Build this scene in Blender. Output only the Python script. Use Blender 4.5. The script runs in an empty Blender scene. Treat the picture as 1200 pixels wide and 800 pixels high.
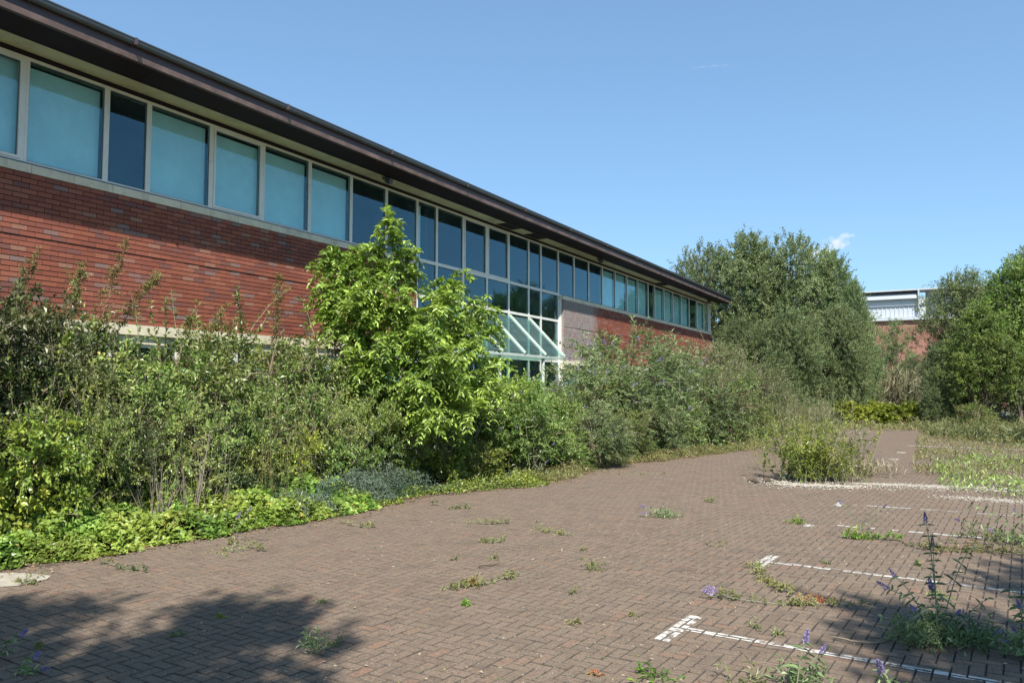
import bpy, math, random
import numpy as np
from math import sin, cos, pi, radians, atan, tan
from mathutils import Vector, Matrix

SC = bpy.context.scene
COL = SC.collection
# ------------------------------------------------------------------ camera
FPX, YAW, PITCH, EYE = 920.0, atan(510 / 920), atan(59 / 920), 1.7
cam_d = bpy.data.cameras.new('camera'); cam = bpy.data.objects.new('camera', cam_d); COL.objects.link(cam)
cam_d.sensor_width = 36; cam_d.lens = FPX / 1200 * 36; cam_d.clip_end = 3000; cam_d.clip_start = 0.05
cam.location = (0, 0, EYE)
cam.rotation_euler = (pi / 2 + PITCH, 0, YAW)
SC.camera = cam
# ------------------------------------------------------------------ light
SUN_EL, SUN_R = radians(51), radians(55)          # elevation; angle from +X towards -Y
SDIR = np.array([cos(SUN_EL) * cos(SUN_R), -cos(SUN_EL) * sin(SUN_R), sin(SUN_EL)])
sd = bpy.data.lights.new('sun', 'SUN'); sd.energy = 5.0; sd.angle = radians(0.55); sd.color = (1.0, 0.955, 0.88)
sun = bpy.data.objects.new('sun', sd); COL.objects.link(sun)
sun.rotation_euler = Vector(SDIR).to_track_quat('Z', 'Y').to_euler(); sun.location = (5, -8, 20)
W = bpy.data.worlds.new('World'); SC.world = W; W.use_nodes = True
SC.view_settings.view_transform = 'Standard'; SC.view_settings.look = 'None'
SC.view_settings.exposure = 0.68; SC.view_settings.gamma = 1.0
SC.cycles.max_bounces = 8; SC.cycles.transparent_max_bounces = 12


def world_nodes():
    nt = W.node_tree; nt.nodes.clear(); N = nt.nodes; L = nt.links
    sky = N.new('ShaderNodeTexSky'); sky.sky_type = 'NISHITA'; sky.sun_disc = False
    sky.sun_elevation = SUN_EL; sky.sun_rotation = math.atan2(SDIR[0], SDIR[1])
    sky.air_density = .85; sky.dust_density = .35; sky.ozone_density = 1.2; sky.altitude = 50
    bg = N.new('ShaderNodeBackground'); bg.inputs['Strength'].default_value = 0.117
    out = N.new('ShaderNodeOutputWorld')
    tc = N.new('ShaderNodeTexCoord')
    no = N.new('ShaderNodeTexNoise'); no.inputs['Scale'].default_value = 120; no.inputs['Detail'].default_value = 6
    L.new(tc.outputs['Generated'], no.inputs['Vector'])

    def blob(px, py, sx, sy, tilt):
        """soft cloud patch: gaussian in the direction sphere round a bearing, broken by noise"""
        a = YAW - atan((px - 600) / FPX); el = atan((459 - py) / math.hypot(FPX, px - 600))
        d = Vector((-sin(a) * cos(el), cos(a) * cos(el), sin(el)))
        r = d.cross(Vector((0, 0, 1))).normalized(); u = r.cross(d)
        r2 = r * cos(tilt) + u * sin(tilt); u2 = u * cos(tilt) - r * sin(tilt)
        acc = None
        for ax, s in ((r2, sx), (u2, sy)):
            dt = N.new('ShaderNodeVectorMath'); dt.operation = 'DOT_PRODUCT'
            sub = N.new('ShaderNodeVectorMath'); sub.operation = 'SUBTRACT'; sub.inputs[1].default_value = d
            L.new(tc.outputs['Generated'], sub.inputs[0]); L.new(sub.outputs[0], dt.inputs[0]); dt.inputs[1].default_value = ax
            m = N.new('ShaderNodeMath'); m.operation = 'DIVIDE'; m.inputs[1].default_value = s; L.new(dt.outputs['Value'], m.inputs[0])
            p = N.new('ShaderNodeMath'); p.operation = 'POWER'; p.inputs[1].default_value = 2; 
            ab = N.new('ShaderNodeMath'); ab.operation = 'ABSOLUTE'; L.new(m.outputs[0], ab.inputs[0]); L.new(ab.outputs[0], p.inputs[0])
            if acc is None: acc = p
            else:
                q = N.new('ShaderNodeMath'); q.operation = 'ADD'; L.new(acc.outputs[0], q.inputs[0]); L.new(p.outputs[0], q.inputs[1]); acc = q
        nm = N.new('ShaderNodeMath'); nm.operation = 'MULTIPLY_ADD'; L.new(no.outputs['Fac'], nm.inputs[0]); nm.inputs[1].default_value = -3.2
        L.new(acc.outputs[0], nm.inputs[2])
        mr = N.new('ShaderNodeMapRange'); mr.inputs['From Min'].default_value = -0.75; mr.inputs['From Max'].default_value = -1.9
        L.new(nm.outputs[0], mr.inputs['Value'])
        return mr
    tn = N.new('ShaderNodeMix'); tn.data_type = 'RGBA'; tn.blend_type = 'MULTIPLY'; tn.inputs[0].default_value = 1; tn.inputs[7].default_value = (1.15, 1.60, 1.97, 1)
    ga = N.new('ShaderNodeGamma'); ga.inputs[1].default_value = .6; L.new(sky.outputs['Color'], ga.inputs[0]); L.new(ga.outputs[0], tn.inputs[6])
    base = tn.outputs[2]
    for (px, py, sx, sy, t, amt) in ((978, 287, 0.030, 0.0105, 0.38, 0.8), (960, 297, 0.020, 0.006, 0.25, 0.4), (842, 69, 0.030, 0.0014, -0.02, 0.10)):
        b = blob(px, py, sx, sy, t)
        mu = N.new('ShaderNodeMath'); mu.operation = 'MULTIPLY'; mu.inputs[1].default_value = amt; L.new(b.outputs[0], mu.inputs[0])
        mx = N.new('ShaderNodeMix'); mx.data_type = 'RGBA'; L.new(mu.outputs[0], mx.inputs['Factor'])
        L.new(base, mx.inputs[6]); mx.inputs[7].default_value = (5.2, 5.4, 5.8, 1); base = mx.outputs[2]
    L.new(base, bg.inputs['Color']); L.new(bg.outputs[0], out.inputs[0])


world_nodes()

# ------------------------------------------------------------------ geometry helpers
_F0 = np.array([-sin(YAW), cos(YAW), 0.]); _R = np.array([cos(YAW), sin(YAW), 0.])
_F = _F0 * cos(PITCH) + np.array([0, 0, sin(PITCH)]); _U = np.array([0, 0, cos(PITCH)]) - _F0 * sin(PITCH)
EYEP = np.array([0, 0, EYE])


def spot(px, py, depth):
    """a world point from where a surveyor standing at the eye point sights it"""
    return EYEP + (_F + _R * (px - 600) / FPX - _U * (py - 400) / FPX) * depth


def gnd(px, py):
    d = _F + _R * (px - 600) / FPX - _U * (py - 400) / FPX
    return EYEP - d * EYE / d[2]


def sight(P):
    v = np.atleast_2d(P) - EYEP; z = v @ _F
    zz = np.where(z < .1, .1, z)
    return 600 + FPX * (v @ _R) / zz, 400 - FPX * (v @ _U) / zz, z


def mesh_np(name, V, faces_sizes, idx, mats, v=None, smooth=False, matidx=None):
    me = bpy.data.meshes.new(name)
    V = np.asarray(V, dtype=np.float32); idx = np.asarray(idx, dtype=np.int32).ravel(); fs = np.asarray(faces_sizes, dtype=np.int32)
    me.vertices.add(len(V)); me.vertices.foreach_set('co', V.ravel())
    me.loops.add(len(idx)); me.loops.foreach_set('vertex_index', idx)
    me.polygons.add(len(fs)); st = np.concatenate([[0], np.cumsum(fs)[:-1]]).astype(np.int32)
    me.polygons.foreach_set('loop_start', st)
    if matidx is not None: me.polygons.foreach_set('material_index', np.asarray(matidx, dtype=np.int32))
    me.polygons.foreach_set('use_smooth', np.full(len(fs), bool(smooth)))
    for m in (mats if isinstance(mats, (list, tuple)) else [mats]): me.materials.append(m)
    if v is not None:
        a = me.attributes.new('v', 'FLOAT', 'FACE'); a.data.foreach_set('value', np.asarray(v, dtype=np.float32))
    me.update(calc_edges=True)
    return me


class MB:
    """collects pieces, then makes ONE mesh"""
    def __init__(s): s.V = []; s.I = []; s.S = []; s.A = []; s.n = 0

    def add(s, V, idx, size, v=0.5):
        V = np.asarray(V, float).reshape(-1, 3); idx = np.asarray(idx).reshape(-1, size)
        s.V.append(V); s.I.append((idx + s.n).ravel()); s.S.append(np.full(len(idx), size)); s.n += len(V)
        s.A.append(np.broadcast_to(np.asarray(v, float), (len(idx),)) if np.ndim(v) == 0 else np.asarray(v, float))
        return s

    def boxes(s, lo, hi, v=0.5):
        lo = np.atleast_2d(lo).astype(float); hi = np.atleast_2d(hi).astype(float); n = len(lo)
        c = np.array([[0, 0, 0], [1, 0, 0], [1, 1, 0], [0, 1, 0], [0, 0, 1], [1, 0, 1], [1, 1, 1], [0, 1, 1]])
        V = lo[:, None] + c[None] * (hi - lo)[:, None]
        f = np.array([[0, 3, 2, 1], [4, 5, 6, 7], [0, 1, 5, 4], [1, 2, 6, 5], [2, 3, 7, 6], [3, 0, 4, 7]])
        idx = (f[None] + 8 * np.arange(n)[:, None, None])
        vv = np.repeat(np.broadcast_to(v, (n,)), 6)
        return s.add(V, idx, 4, vv)

    def prism(s, prof, y0, y1, v=0.5):
        """closed profile (x,z) extruded along y"""
        p = np.array(prof, float); n = len(p)
        V = np.vstack([np.c_[p[:, 0], np.full(n, y0), p[:, 1]], np.c_[p[:, 0], np.full(n, y1), p[:, 1]]])
        i = np.arange(n); j = (i + 1) % n
        s.add(V, np.c_[i, j, j + n, i + n], 4, v)
        s.add(V, np.array([i[::-1], i + n]), n, v)
        return s

    def tube(s, P, R, sides=5, v=0.5, cap=False):
        """P (K,m,3), R (K,m)"""
        P = np.asarray(P, float)
        if P.ndim == 2: P = P[None]
        R = np.broadcast_to(np.asarray(R, float), P.shape[:2]); K, m = P.shape[:2]
        T = np.gradient(P, axis=1); T /= np.linalg.norm(T, axis=2, keepdims=True) + 1e-9
        ref = np.where(np.abs(T[..., 2:3]) > .9, np.array([1., 0, 0]), np.array([0, 0, 1.]))
        A = np.cross(T, ref); A /= np.linalg.norm(A, axis=2, keepdims=True) + 1e-9; B = np.cross(T, A)
        th = np.arange(sides) * 2 * pi / sides
        V = P[:, :, None] + R[..., None, None] * (A[:, :, None] * np.cos(th)[:, None] + B[:, :, None] * np.sin(th)[:, None])
        k = np.arange(K)[:, None, None] * m * sides; r = np.arange(m - 1)[None, :, None] * sides; q = np.arange(sides)[None, None]
        q2 = (q + 1) % sides
        idx = np.stack([k + r + q, k + r + q2, k + r + sides + q2, k + r + sides + q], -1)
        s.add(V, idx, 4, v)
        if cap:
            kk = np.arange(K)[:, None] * m * sides + (m - 1) * sides + np.arange(sides)[None]
            s.n -= 0; base = s.n - K * m * sides
            s.I.append((kk + base).ravel()); s.S.append(np.full(K, sides)); s.A.append(np.full(K, v if np.ndim(v) == 0 else .5))
        return s

    def mesh(s, name, mat, smooth=False):
        return mesh_np(name, np.vstack(s.V), np.concatenate(s.S), np.concatenate(s.I), mat, np.concatenate(s.A), smooth)

    def build(s, name, mat, parent=None, smooth=False, loc=None):
        return link(name, s.mesh(name, mat, smooth), parent, loc)


def link(name, me, parent=None, loc=None):
    o = bpy.data.objects.new(name, me); COL.objects.link(o)
    if loc is not None: o.location = loc
    if parent is not None: o.parent = parent
    return o


def thing(name, label, cat, loc=(0, 0, 0), rz=0, group=None, scale=None):
    o = bpy.data.objects.new(name, None); COL.objects.link(o); o.location = loc; o.rotation_euler = (0, 0, rz)
    o.empty_display_size = .2
    if scale is not None: o.scale = scale
    return tag(o, label, cat, group)


def tag(o, label=None, cat=None, group=None, kind=None):
    if label: o['label'] = label
    if cat: o['category'] = cat
    if group: o['group'] = group
    if kind: o['kind'] = kind
    return o


# ------------------------------------------------------------------ materials
def mat(name):
    m = bpy.data.materials.new(name); m.use_nodes = True
    nt = m.node_tree; b = nt.nodes['Principled BSDF']
    return m, nt, b


def ramp(nt, stops):
    r = nt.nodes.new('ShaderNodeValToRGB'); e = r.color_ramp.elements
    while len(e) < len(stops): e.new(0.5)
    for k, (p, c) in enumerate(stops): e[k].position = p; e[k].color = (*c, 1)
    return r


def noise(nt, scale, detail=4, rough=.6, coord='Object', dist=0.0, vec=None):
    n = nt.nodes.new('ShaderNodeTexNoise'); n.inputs['Scale'].default_value = scale; n.inputs['Detail'].default_value = detail
    n.inputs['Roughness'].default_value = rough; n.inputs['Distortion'].default_value = dist
    if vec is not None: nt.links.new(vec, n.inputs['Vector'])
    else:
        g = nt.nodes.new('ShaderNodeNewGeometry'); nt.links.new(g.outputs['Position'], n.inputs['Vector'])
    return n


def mixc(nt, fac, a, b, mode='MIX'):
    m = nt.nodes.new('ShaderNodeMix'); m.data_type = 'RGBA'; m.blend_type = mode; m.clamp_factor = True
    for k, s in ((0, fac), (6, a), (7, b)):
        if hasattr(s, 'is_linked') or hasattr(s, 'links'): nt.links.new(s, m.inputs[k])
        elif k == 0: m.inputs[0].default_value = s
        else: m.inputs[k].default_value = (*s, 1)
    return m.outputs[2]


def math_(nt, op, a, b=None, c=None):
    m = nt.nodes.new('ShaderNodeMath'); m.operation = op
    for k, s in enumerate((a, b, c)):
        if s is None: continue
        if hasattr(s, 'links'): nt.links.new(s, m.inputs[k])
        else: m.inputs[k].default_value = s
    return m.outputs[0]


def bump(nt, b, h, strength=.3, dist=.01):
    n = nt.nodes.new('ShaderNodeBump'); n.inputs['Strength'].default_value = strength; n.inputs['Distance'].default_value = dist
    nt.links.new(h, n.inputs['Height']); nt.links.new(n.outputs[0], b.inputs['Normal'])


def maprange(nt, val, a, b, c=0., d=1.):
    m = nt.nodes.new('ShaderNodeMapRange'); nt.links.new(val, m.inputs['Value'])
    for k, x in zip(('From Min', 'From Max', 'To Min', 'To Max'), (a, b, c, d)): m.inputs[k].default_value = x
    return m.outputs[0]


def tint_value(nt):
    """per-piece random number: face attribute plus the object's own random"""
    a = nt.nodes.new('ShaderNodeAttribute'); a.attribute_name = 'v'
    o = nt.nodes.new('ShaderNodeObjectInfo')
    return math_(nt, 'FRACT', math_(nt, 'ADD', a.outputs['Fac'], o.outputs['Random']))


def plain(name, col, rough=.6, var=.12, scale=6, metal=0., spec=.5, bmp=0.0, dirt=None):
    m, nt, b = mat(name)
    n = noise(nt, scale, 5, .65)
    f = maprange(nt, n.outputs['Fac'], .3, .7)
    lo = tuple(c * (1 - var) for c in col); hi = tuple(min(1, c * (1 + var)) for c in col)
    c = mixc(nt, f, lo, hi)
    if dirt:
        n2 = noise(nt, dirt[1], 6, .7); c = mixc(nt, maprange(nt, n2.outputs['Fac'], .5, .72, 0, dirt[2]), c, dirt[0])
    nt.links.new(c, b.inputs['Base Color']); b.inputs['Roughness'].default_value = rough; b.inputs['Metallic'].default_value = metal
    b.inputs['Specular IOR Level'].default_value = spec
    if bmp: 
        n3 = noise(nt, scale * 12, 4, .7); bump(nt, b, n3.outputs['Fac'], bmp, .01)
    return m


def leafmat(name, stops, rough=.45, trans=.28, tcol=(1.25, 1.25, .55), spec=.4, hue=.03, val=.25):
    m, nt, b = mat(name)
    a = nt.nodes.new('ShaderNodeAttribute'); a.attribute_name = 'v'
    r = ramp(nt, stops); nt.links.new(a.outputs['Fac'], r.inputs[0])
    oi = nt.nodes.new('ShaderNodeObjectInfo')
    hs = nt.nodes.new('ShaderNodeHueSaturation')
    nt.links.new(maprange(nt, oi.outputs['Random'], 0, 1, .5 - hue, .5 + hue), hs.inputs['Hue'])
    nt.links.new(maprange(nt, math_(nt, 'FRACT', math_(nt, 'MULTIPLY', oi.outputs['Random'], 7.31)), 0, 1, 1 - val, 1 + val), hs.inputs['Value'])
    nt.links.new(r.outputs[0], hs.inputs['Color'])
    # patches of drier / fresher growth through the crown
    n = noise(nt, 1.1, 3, .6); c = mixc(nt, maprange(nt, n.outputs['Fac'], .45, .65, 0, .25), hs.outputs[0], tuple(x * y for x, y in zip(stops[-1][1], (1.15, 1.05, .9))))
    nt.links.new(c, b.inputs['Base Color']); b.inputs['Roughness'].default_value = rough; b.inputs['Specular IOR Level'].default_value = spec
    t = nt.nodes.new('ShaderNodeBsdfTranslucent'); mx = nt.nodes.new('ShaderNodeMixShader'); mx.inputs[0].default_value = trans
    tc = mixc(nt, 1.0, c, tcol, 'MULTIPLY'); nt.links.new(tc, t.inputs['Color'])
    nt.links.new(b.outputs[0], mx.inputs[1]); nt.links.new(t.outputs[0], mx.inputs[2])
    nt.links.new(mx.outputs[0], nt.nodes['Material Output'].inputs['Surface'])
    return m


def paver_mat(name, far=False):
    m, nt, b = mat(name)
    if far:
        g = nt.nodes.new('ShaderNodeNewGeometry'); mp = nt.nodes.new('ShaderNodeMapping'); mp.inputs['Rotation'].default_value = (0, 0, radians(4))
        nt.links.new(g.outputs['Position'], mp.inputs['Vector'])
        br = nt.nodes.new('ShaderNodeTexBrick'); nt.links.new(mp.outputs[0], br.inputs['Vector'])
        br.inputs['Scale'].default_value = 1; br.inputs['Brick Width'].default_value = .18; br.inputs['Row Height'].default_value = .09
        br.inputs['Mortar Size'].default_value = .005; br.inputs['Color1'].default_value = (.1, .1, .1, 1); br.inputs['Color2'].default_value = (.9, .9, .9, 1)
        t = br.outputs['Color']; joint = br.outputs['Fac']
    else:
        t = tint_value(nt); joint = None
    r = ramp(nt, [(0, (.130, .094, .067)), (.25, (.180, .129, .090)), (.5, (.200, .139, .096)), (.75, (.158, .120, .089)), (.92, (.19, .122, .08)), (1, (.225, .125, .082))])
    nt.links.new(t, r.inputs[0])
    big = noise(nt, .55, 4, .6); c = mixc(nt, maprange(nt, big.outputs['Fac'], .38, .66, 0, .6), r.outputs[0], (.185, .142, .100))
    mid = noise(nt, 2.6, 5, .7); c = mixc(nt, maprange(nt, mid.outputs['Fac'], .5, .72, 0, .7), c, (.085, .066, .05))
    fine = noise(nt, 75, 4, .85); c = mixc(nt, maprange(nt, fine.outputs['Fac'], .48, .66, 0, .75), c, (.29, .22, .16))
    fine2 = noise(nt, 45, 3, .8); c = mixc(nt, maprange(nt, fine2.outputs['Fac'], .5, .66, 0, .7), c, (.075, .055, .042))
    vo = nt.nodes.new('ShaderNodeTexVoronoi'); vo.inputs['Scale'].default_value = 55; g2 = nt.nodes.new('ShaderNodeNewGeometry'); nt.links.new(g2.outputs['Position'], vo.inputs['Vector'])
    sp = math_(nt, 'LESS_THAN', vo.outputs['Distance'], .13); pick = noise(nt, 17, 2, .5)
    sp = math_(nt, 'MULTIPLY', sp, math_(nt, 'GREATER_THAN', pick.outputs['Fac'], .60))
    c = mixc(nt, sp, c, (.55, .50, .42))
    if joint is not None: c = mixc(nt, math_(nt, 'MULTIPLY', joint, .75), c, (.035, .03, .025))
    nt.links.new(c, b.inputs['Base Color']); b.inputs['Roughness'].default_value = .9; b.inputs['Specular IOR Level'].default_value = .25
    bump(nt, b, fine.outputs['Fac'], .6, .004)
    return m


def brick_mat():
    m, nt, b = mat('red_brick')
    t = tint_value(nt)
    r = ramp(nt, [(0, (0.261, 0.079, 0.046)), (.18, (0.303, 0.098, 0.056)), (.36, (0.222, 0.071, 0.048)), (.55, (0.279, 0.086, 0.051)), (.72, (0.331, 0.120, 0.071)), (.82, (0.189, 0.082, 0.067)), (.91, (0.312, 0.158, 0.106)), (.95, (0.227, 0.158, 0.137)), (1, (0.360, 0.144, 0.071))])
    r.color_ramp.interpolation = 'CONSTANT'
    nt.links.new(t, r.inputs[0])
    n = noise(nt, 28, 5, .7); c = mixc(nt, maprange(nt, n.outputs['Fac'], .4, .75, 0, .45), r.outputs[0], (.20, .08, .06))
    n4 = noise(nt, .8, 3, .6); c = mixc(nt, maprange(nt, n4.outputs['Fac'], .45, .7, 0, .35), c, (.34, .12, .085))
    # weathered whitish paint left on the bricks beside the glazing (its own ragged shape, fixed to the wall)
    g = nt.nodes.new('ShaderNodeNewGeometry'); sx = nt.nodes.new('ShaderNodeSeparateXYZ'); nt.links.new(g.outputs['Position'], sx.inputs[0])
    n2 = noise(nt, 1.7, 5, .75); edge = math_(nt, 'MULTIPLY_ADD', n2.outputs['Fac'], 2.2, sx.outputs['Y'])
    a = maprange(nt, edge, 28.0, 27.2); a2 = math_(nt, 'MULTIPLY', a, math_(nt, 'GREATER_THAN', sx.outputs['Y'], 23.0))
    n3 = noise(nt, 9, 6, .8); a3 = math_(nt, 'MULTIPLY', a2, maprange(nt, n3.outputs['Fac'], .34, .55, .25, .9))
    c = mixc(nt, a3, c, (.34, .32, .295))
    nt.links.new(c, b.inputs['Base Color']); b.inputs['Roughness'].default_value = .82; b.inputs['Specular IOR Level'].default_value = .3
    bump(nt, b, n.outputs['Fac'], .35, .004)
    return m


def glass_mat(name, tcol, gcol=(.9, .97, 1), ior=1.55, extra=.02, film=(.005, .05)):
    m, nt, b = mat(name); nt.nodes.remove(b)
    tr = nt.nodes.new('ShaderNodeBsdfTransparent'); tr.inputs[0].default_value = (*tcol, 1)
    gl = nt.nodes.new('ShaderNodeBsdfGlossy'); gl.inputs['Roughness'].default_value = .015; gl.inputs['Color'].default_value = (*gcol, 1)
    fr = nt.nodes.new('ShaderNodeFresnel'); fr.inputs['IOR'].default_value = ior
    n = noise(nt, .9, 2, .5); bu = nt.nodes.new('ShaderNodeBump'); bu.inputs['Strength'].default_value = .04; bu.inputs['Distance'].default_value = .05
    nt.links.new(n.outputs['Fac'], bu.inputs['Height']); nt.links.new(bu.outputs[0], gl.inputs['Normal'])
    gg = nt.nodes.new('ShaderNodeNewGeometry')   # reflect on entering only: the pane is thin, nothing is trapped inside it
    f = math_(nt, 'MULTIPLY', math_(nt, 'MULTIPLY_ADD', fr.outputs[0], 1.0, extra), math_(nt, 'SUBTRACT', 1.0, gg.outputs['Backfacing']))
    df = nt.nodes.new('ShaderNodeBsdfDiffuse'); df.inputs[0].default_value = (.22, .32, .33, 1)
    n2 = noise(nt, 2.3, 6, .75); md = nt.nodes.new('ShaderNodeMixShader'); nt.links.new(maprange(nt, n2.outputs['Fac'], .4, .8, *film), md.inputs[0])
    nt.links.new(tr.outputs[0], md.inputs[1]); nt.links.new(df.outputs[0], md.inputs[2])
    mx = nt.nodes.new('ShaderNodeMixShader'); nt.links.new(f, mx.inputs[0]); nt.links.new(md.outputs[0], mx.inputs[1]); nt.links.new(gl.outputs[0], mx.inputs[2])
    nt.links.new(mx.outputs[0], nt.nodes['Material Output'].inputs['Surface'])
    return m


M = {}
M['paver'] = paver_mat('paver'); M['paver_far'] = paver_mat('paver_far', True); M['brick'] = brick_mat()
M['paver_edge'] = plain('paver_edge_dark', (.10, .08, .062), .95, .5, 14)  # darker brown for the chamfers and sides of each paver
M['joint'] = plain('joint_sand', (.048, .037, .028), .95, .5, 3, dirt=((.05, .065, .025), 5, .6))
M['mortar'] = plain('mortar', (.075, .045, .036), .95, .2, 30)
M['stone'] = plain('sill_stone', (.72, .64, .46), .8, .1, 3, bmp=.1, dirt=((.25, .23, .18), 4, .5))
M['frame'] = plain('window_frame', (.80, .78, .68), .45, .06, 3, dirt=((.4, .42, .36), 6, .4))
M['blind'] = plain('blind_cloth', (.88, .89, .83), .8, .06, .7)
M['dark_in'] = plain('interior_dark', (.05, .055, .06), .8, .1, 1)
M['fascia'] = plain('fascia_brown', (.085, .06, .062), .5, .2, 2, bmp=.05)
M['lip'] = plain('fascia_lip', (.20, .135, .115), .6, .4, 3)
M['soffit_b'] = plain('soffit_brown', (.024, .017, .024), .7, .12, 2, spec=.2)
M['soffit_o'] = plain('soffit_olive', (.68, .67, .45), .7, .1, 1.2, dirt=((.2, .19, .13), 1.5, .5))
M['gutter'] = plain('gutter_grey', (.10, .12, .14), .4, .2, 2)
M['roof'] = plain('roof_slate', (.10, .10, .11), .7, .3, 4)
M['glass'] = glass_mat('tinted_glass', (.81, .955, .965), gcol=(.52, .86, 1.0), ior=1.9, film=(.01, .08))
M['glass_green'] = glass_mat('canopy_glass', (.74, .93, .88), extra=.05, film=(.16, .34))
M['canopy'] = plain('canopy_frame', (.50, .57, .50), .5, .08, 4, dirt=((.3, .36, .28), 5, .5))
M['soil'] = plain('soil', (.075, .058, .04), .95, .4, 5, bmp=.4)
M['grass_g'] = plain('ground_grass', (.115, .115, .055), .95, .4, 1.4, dirt=((.16, .13, .08), .7, .7))
M['paint'] = plain('white_paint', (.54, .51, .45), .8, .2, 30, dirt=((.17, .13, .10), 14, 2.6))
M['sand'] = plain('pale_sand', (.36, .32, .25), .95, .25, 8, bmp=.5, dirt=((.3, .25, .18), 6, .8))
M['stone_pale'] = plain('pale_stone', (.38, .35, .29), .9, .3, 12)
M['bark'] = plain('bark', (.12, .095, .07), .9, .3, 9, bmp=.4)
M['twig'] = plain('twig', (.24, .19, .13), .85, .25, 7)
M['dead'] = plain('dead_stem', (.33, .27, .22), .85, .25, 9)
M['stalk'] = plain('green_stalk', (.20, .22, .12), .7, .2, 9)
M['hedge'] = leafmat('olive_leaf', [(0, (0.059, 0.097, 0.025)), (.45, (0.163, 0.243, 0.062)), (.75, (0.306, 0.409, 0.101)), (.95, (0.449, 0.516, 0.174)), (1, (0.429, 0.322, 0.134))], trans=0.23, hue=.015, rough=.38, spec=.5)
M['dryleaf'] = leafmat('drying_leaf', [(0, (0.064, 0.097, 0.037)), (.45, (0.160, 0.225, 0.086)), (.8, (0.284, 0.346, 0.157)), (1, (0.385, 0.337, 0.206))], trans=0.20)
M['sprig'] = leafmat('sprig_leaf', [(0, (.12, .13, .05)), (.4, (.20, .21, .08)), (.8, (.30, .29, .12)), (1, (.34, .22, .12))], trans=.3)
M['mid'] = leafmat('mid_green_leaf', [(0, (0.055, 0.100, 0.026)), (.45, (0.153, 0.245, 0.059)), (.8, (0.291, 0.409, 0.101)), (1, (0.449, 0.528, 0.158))], trans=0.23, hue=.01, rough=.38, spec=.5)
M['hedge_dark'] = leafmat('dark_leaf', [(0, (0.026, 0.047, 0.018)), (.5, (0.075, 0.117, 0.042)), (.85, (0.153, 0.205, 0.073)), (1, (0.252, 0.243, 0.118))], rough=.38, spec=.5)
M['bright'] = leafmat('bright_leaf', [(0, (0.064, 0.102, 0.020)), (.5, (0.177, 0.270, 0.051)), (.85, (0.320, 0.421, 0.073)), (1, (0.497, 0.511, 0.092))], trans=0.25, rough=.38, spec=.5)
M['pinnate'] = leafmat('lime_leaf', [(0, (0.093, 0.149, 0.027)), (.5, (0.230, 0.345, 0.062)), (.85, (0.393, 0.535, 0.113)), (1, (0.551, 0.696, 0.193))], trans=0.29, rough=.4, hue=.0, val=.0)
M['budd'] = leafmat('grey_green_leaf', [(0, (0.053, 0.085, 0.032)), (.5, (0.147, 0.216, 0.076)), (.8, (0.265, 0.349, 0.148)), (1, (0.426, 0.485, 0.282))], trans=0.19, hue=.015, tcol=(1.096, 1.352, 0.662))
M['tree'] = leafmat('tree_leaf', [(0, (0.055, 0.086, 0.035)), (.5, (0.138, 0.195, 0.076)), (.85, (0.262, 0.328, 0.142)), (1, (0.404, 0.442, 0.247))], trans=0.22, hue=.012, rough=.42, tcol=(1.427, 1.554, 0.828))
M['tree_lime'] = leafmat('tree_leaf_lime', [(0, (0.053, 0.091, 0.025)), (.5, (0.136, 0.218, 0.049)), (.85, (0.247, 0.352, 0.080)), (1, (0.359, 0.454, 0.116))], trans=0.24, hue=.01, val=.1)
M['ivy'] = leafmat('ivy_leaf', [(0, (0.046, 0.087, 0.017)), (.4, (0.127, 0.229, 0.039)), (.8, (0.241, 0.399, 0.068)), (.96, (0.354, 0.493, 0.104)), (1, (0.431, 0.348, 0.091))], trans=0.22, rough=.36, hue=.0, val=.0)
M['juniper'] = leafmat('blue_green_needle', [(0, (0.081, 0.136, 0.091)), (.6, (0.163, 0.239, 0.168)), (1, (0.276, 0.349, 0.239))], trans=.12, tcol=(1, 1, .8))
M['yellow'] = leafmat('yellow_green_leaf', [(0, (.16, .19, .03)), (.6, (.28, .32, .05)), (1, (.38, .40, .07))], trans=.3)
M['weed'] = leafmat('weed_leaf', [(0, (0.114, 0.143, 0.050)), (.5, (0.206, 0.231, 0.089)), (.85, (0.309, 0.319, 0.149)), (1, (0.378, 0.286, 0.129))], trans=.25)
M['weed_red'] = leafmat('red_weed_leaf', [(0, (.30, .10, .04)), (.6, (.42, .16, .06)), (1, (.32, .30, .10))], trans=.25)
M['litter'] = leafmat('dead_leaf', [(0, (.12, .07, .035)), (.5, (.22, .13, .06)), (.85, (.32, .20, .10)), (1, (.40, .32, .18))], trans=.1, rough=.7)
M['straw'] = leafmat('straw', [(0, (.26, .22, .13)), (.5, (.40, .35, .22)), (1, (.52, .48, .34))], trans=.2, tcol=(1, 1, .9), rough=.7)
M['reed'] = leafmat('reed', [(0, (.17, .18, .09)), (.5, (.27, .26, .15)), (1, (.38, .35, .23))], trans=.2, tcol=(1, 1, .8), rough=.7)
M['purple'] = leafmat('purple_flower', [(0, (.20, .15, .34)), (.6, (.34, .28, .50)), (1, (.52, .45, .64))], trans=.2, tcol=(1, .95, 1.1), rough=.8, hue=.0)
M['white_fl'] = leafmat('pale_flower', [(0, (.42, .38, .42)), (1, (.62, .58, .60))], trans=.2, tcol=(1, 1, 1), rough=.8)

# ------------------------------------------------------------------ plants: generators
def unit(a): return a / (np.linalg.norm(a, axis=-1, keepdims=True) + 1e-9)


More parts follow.
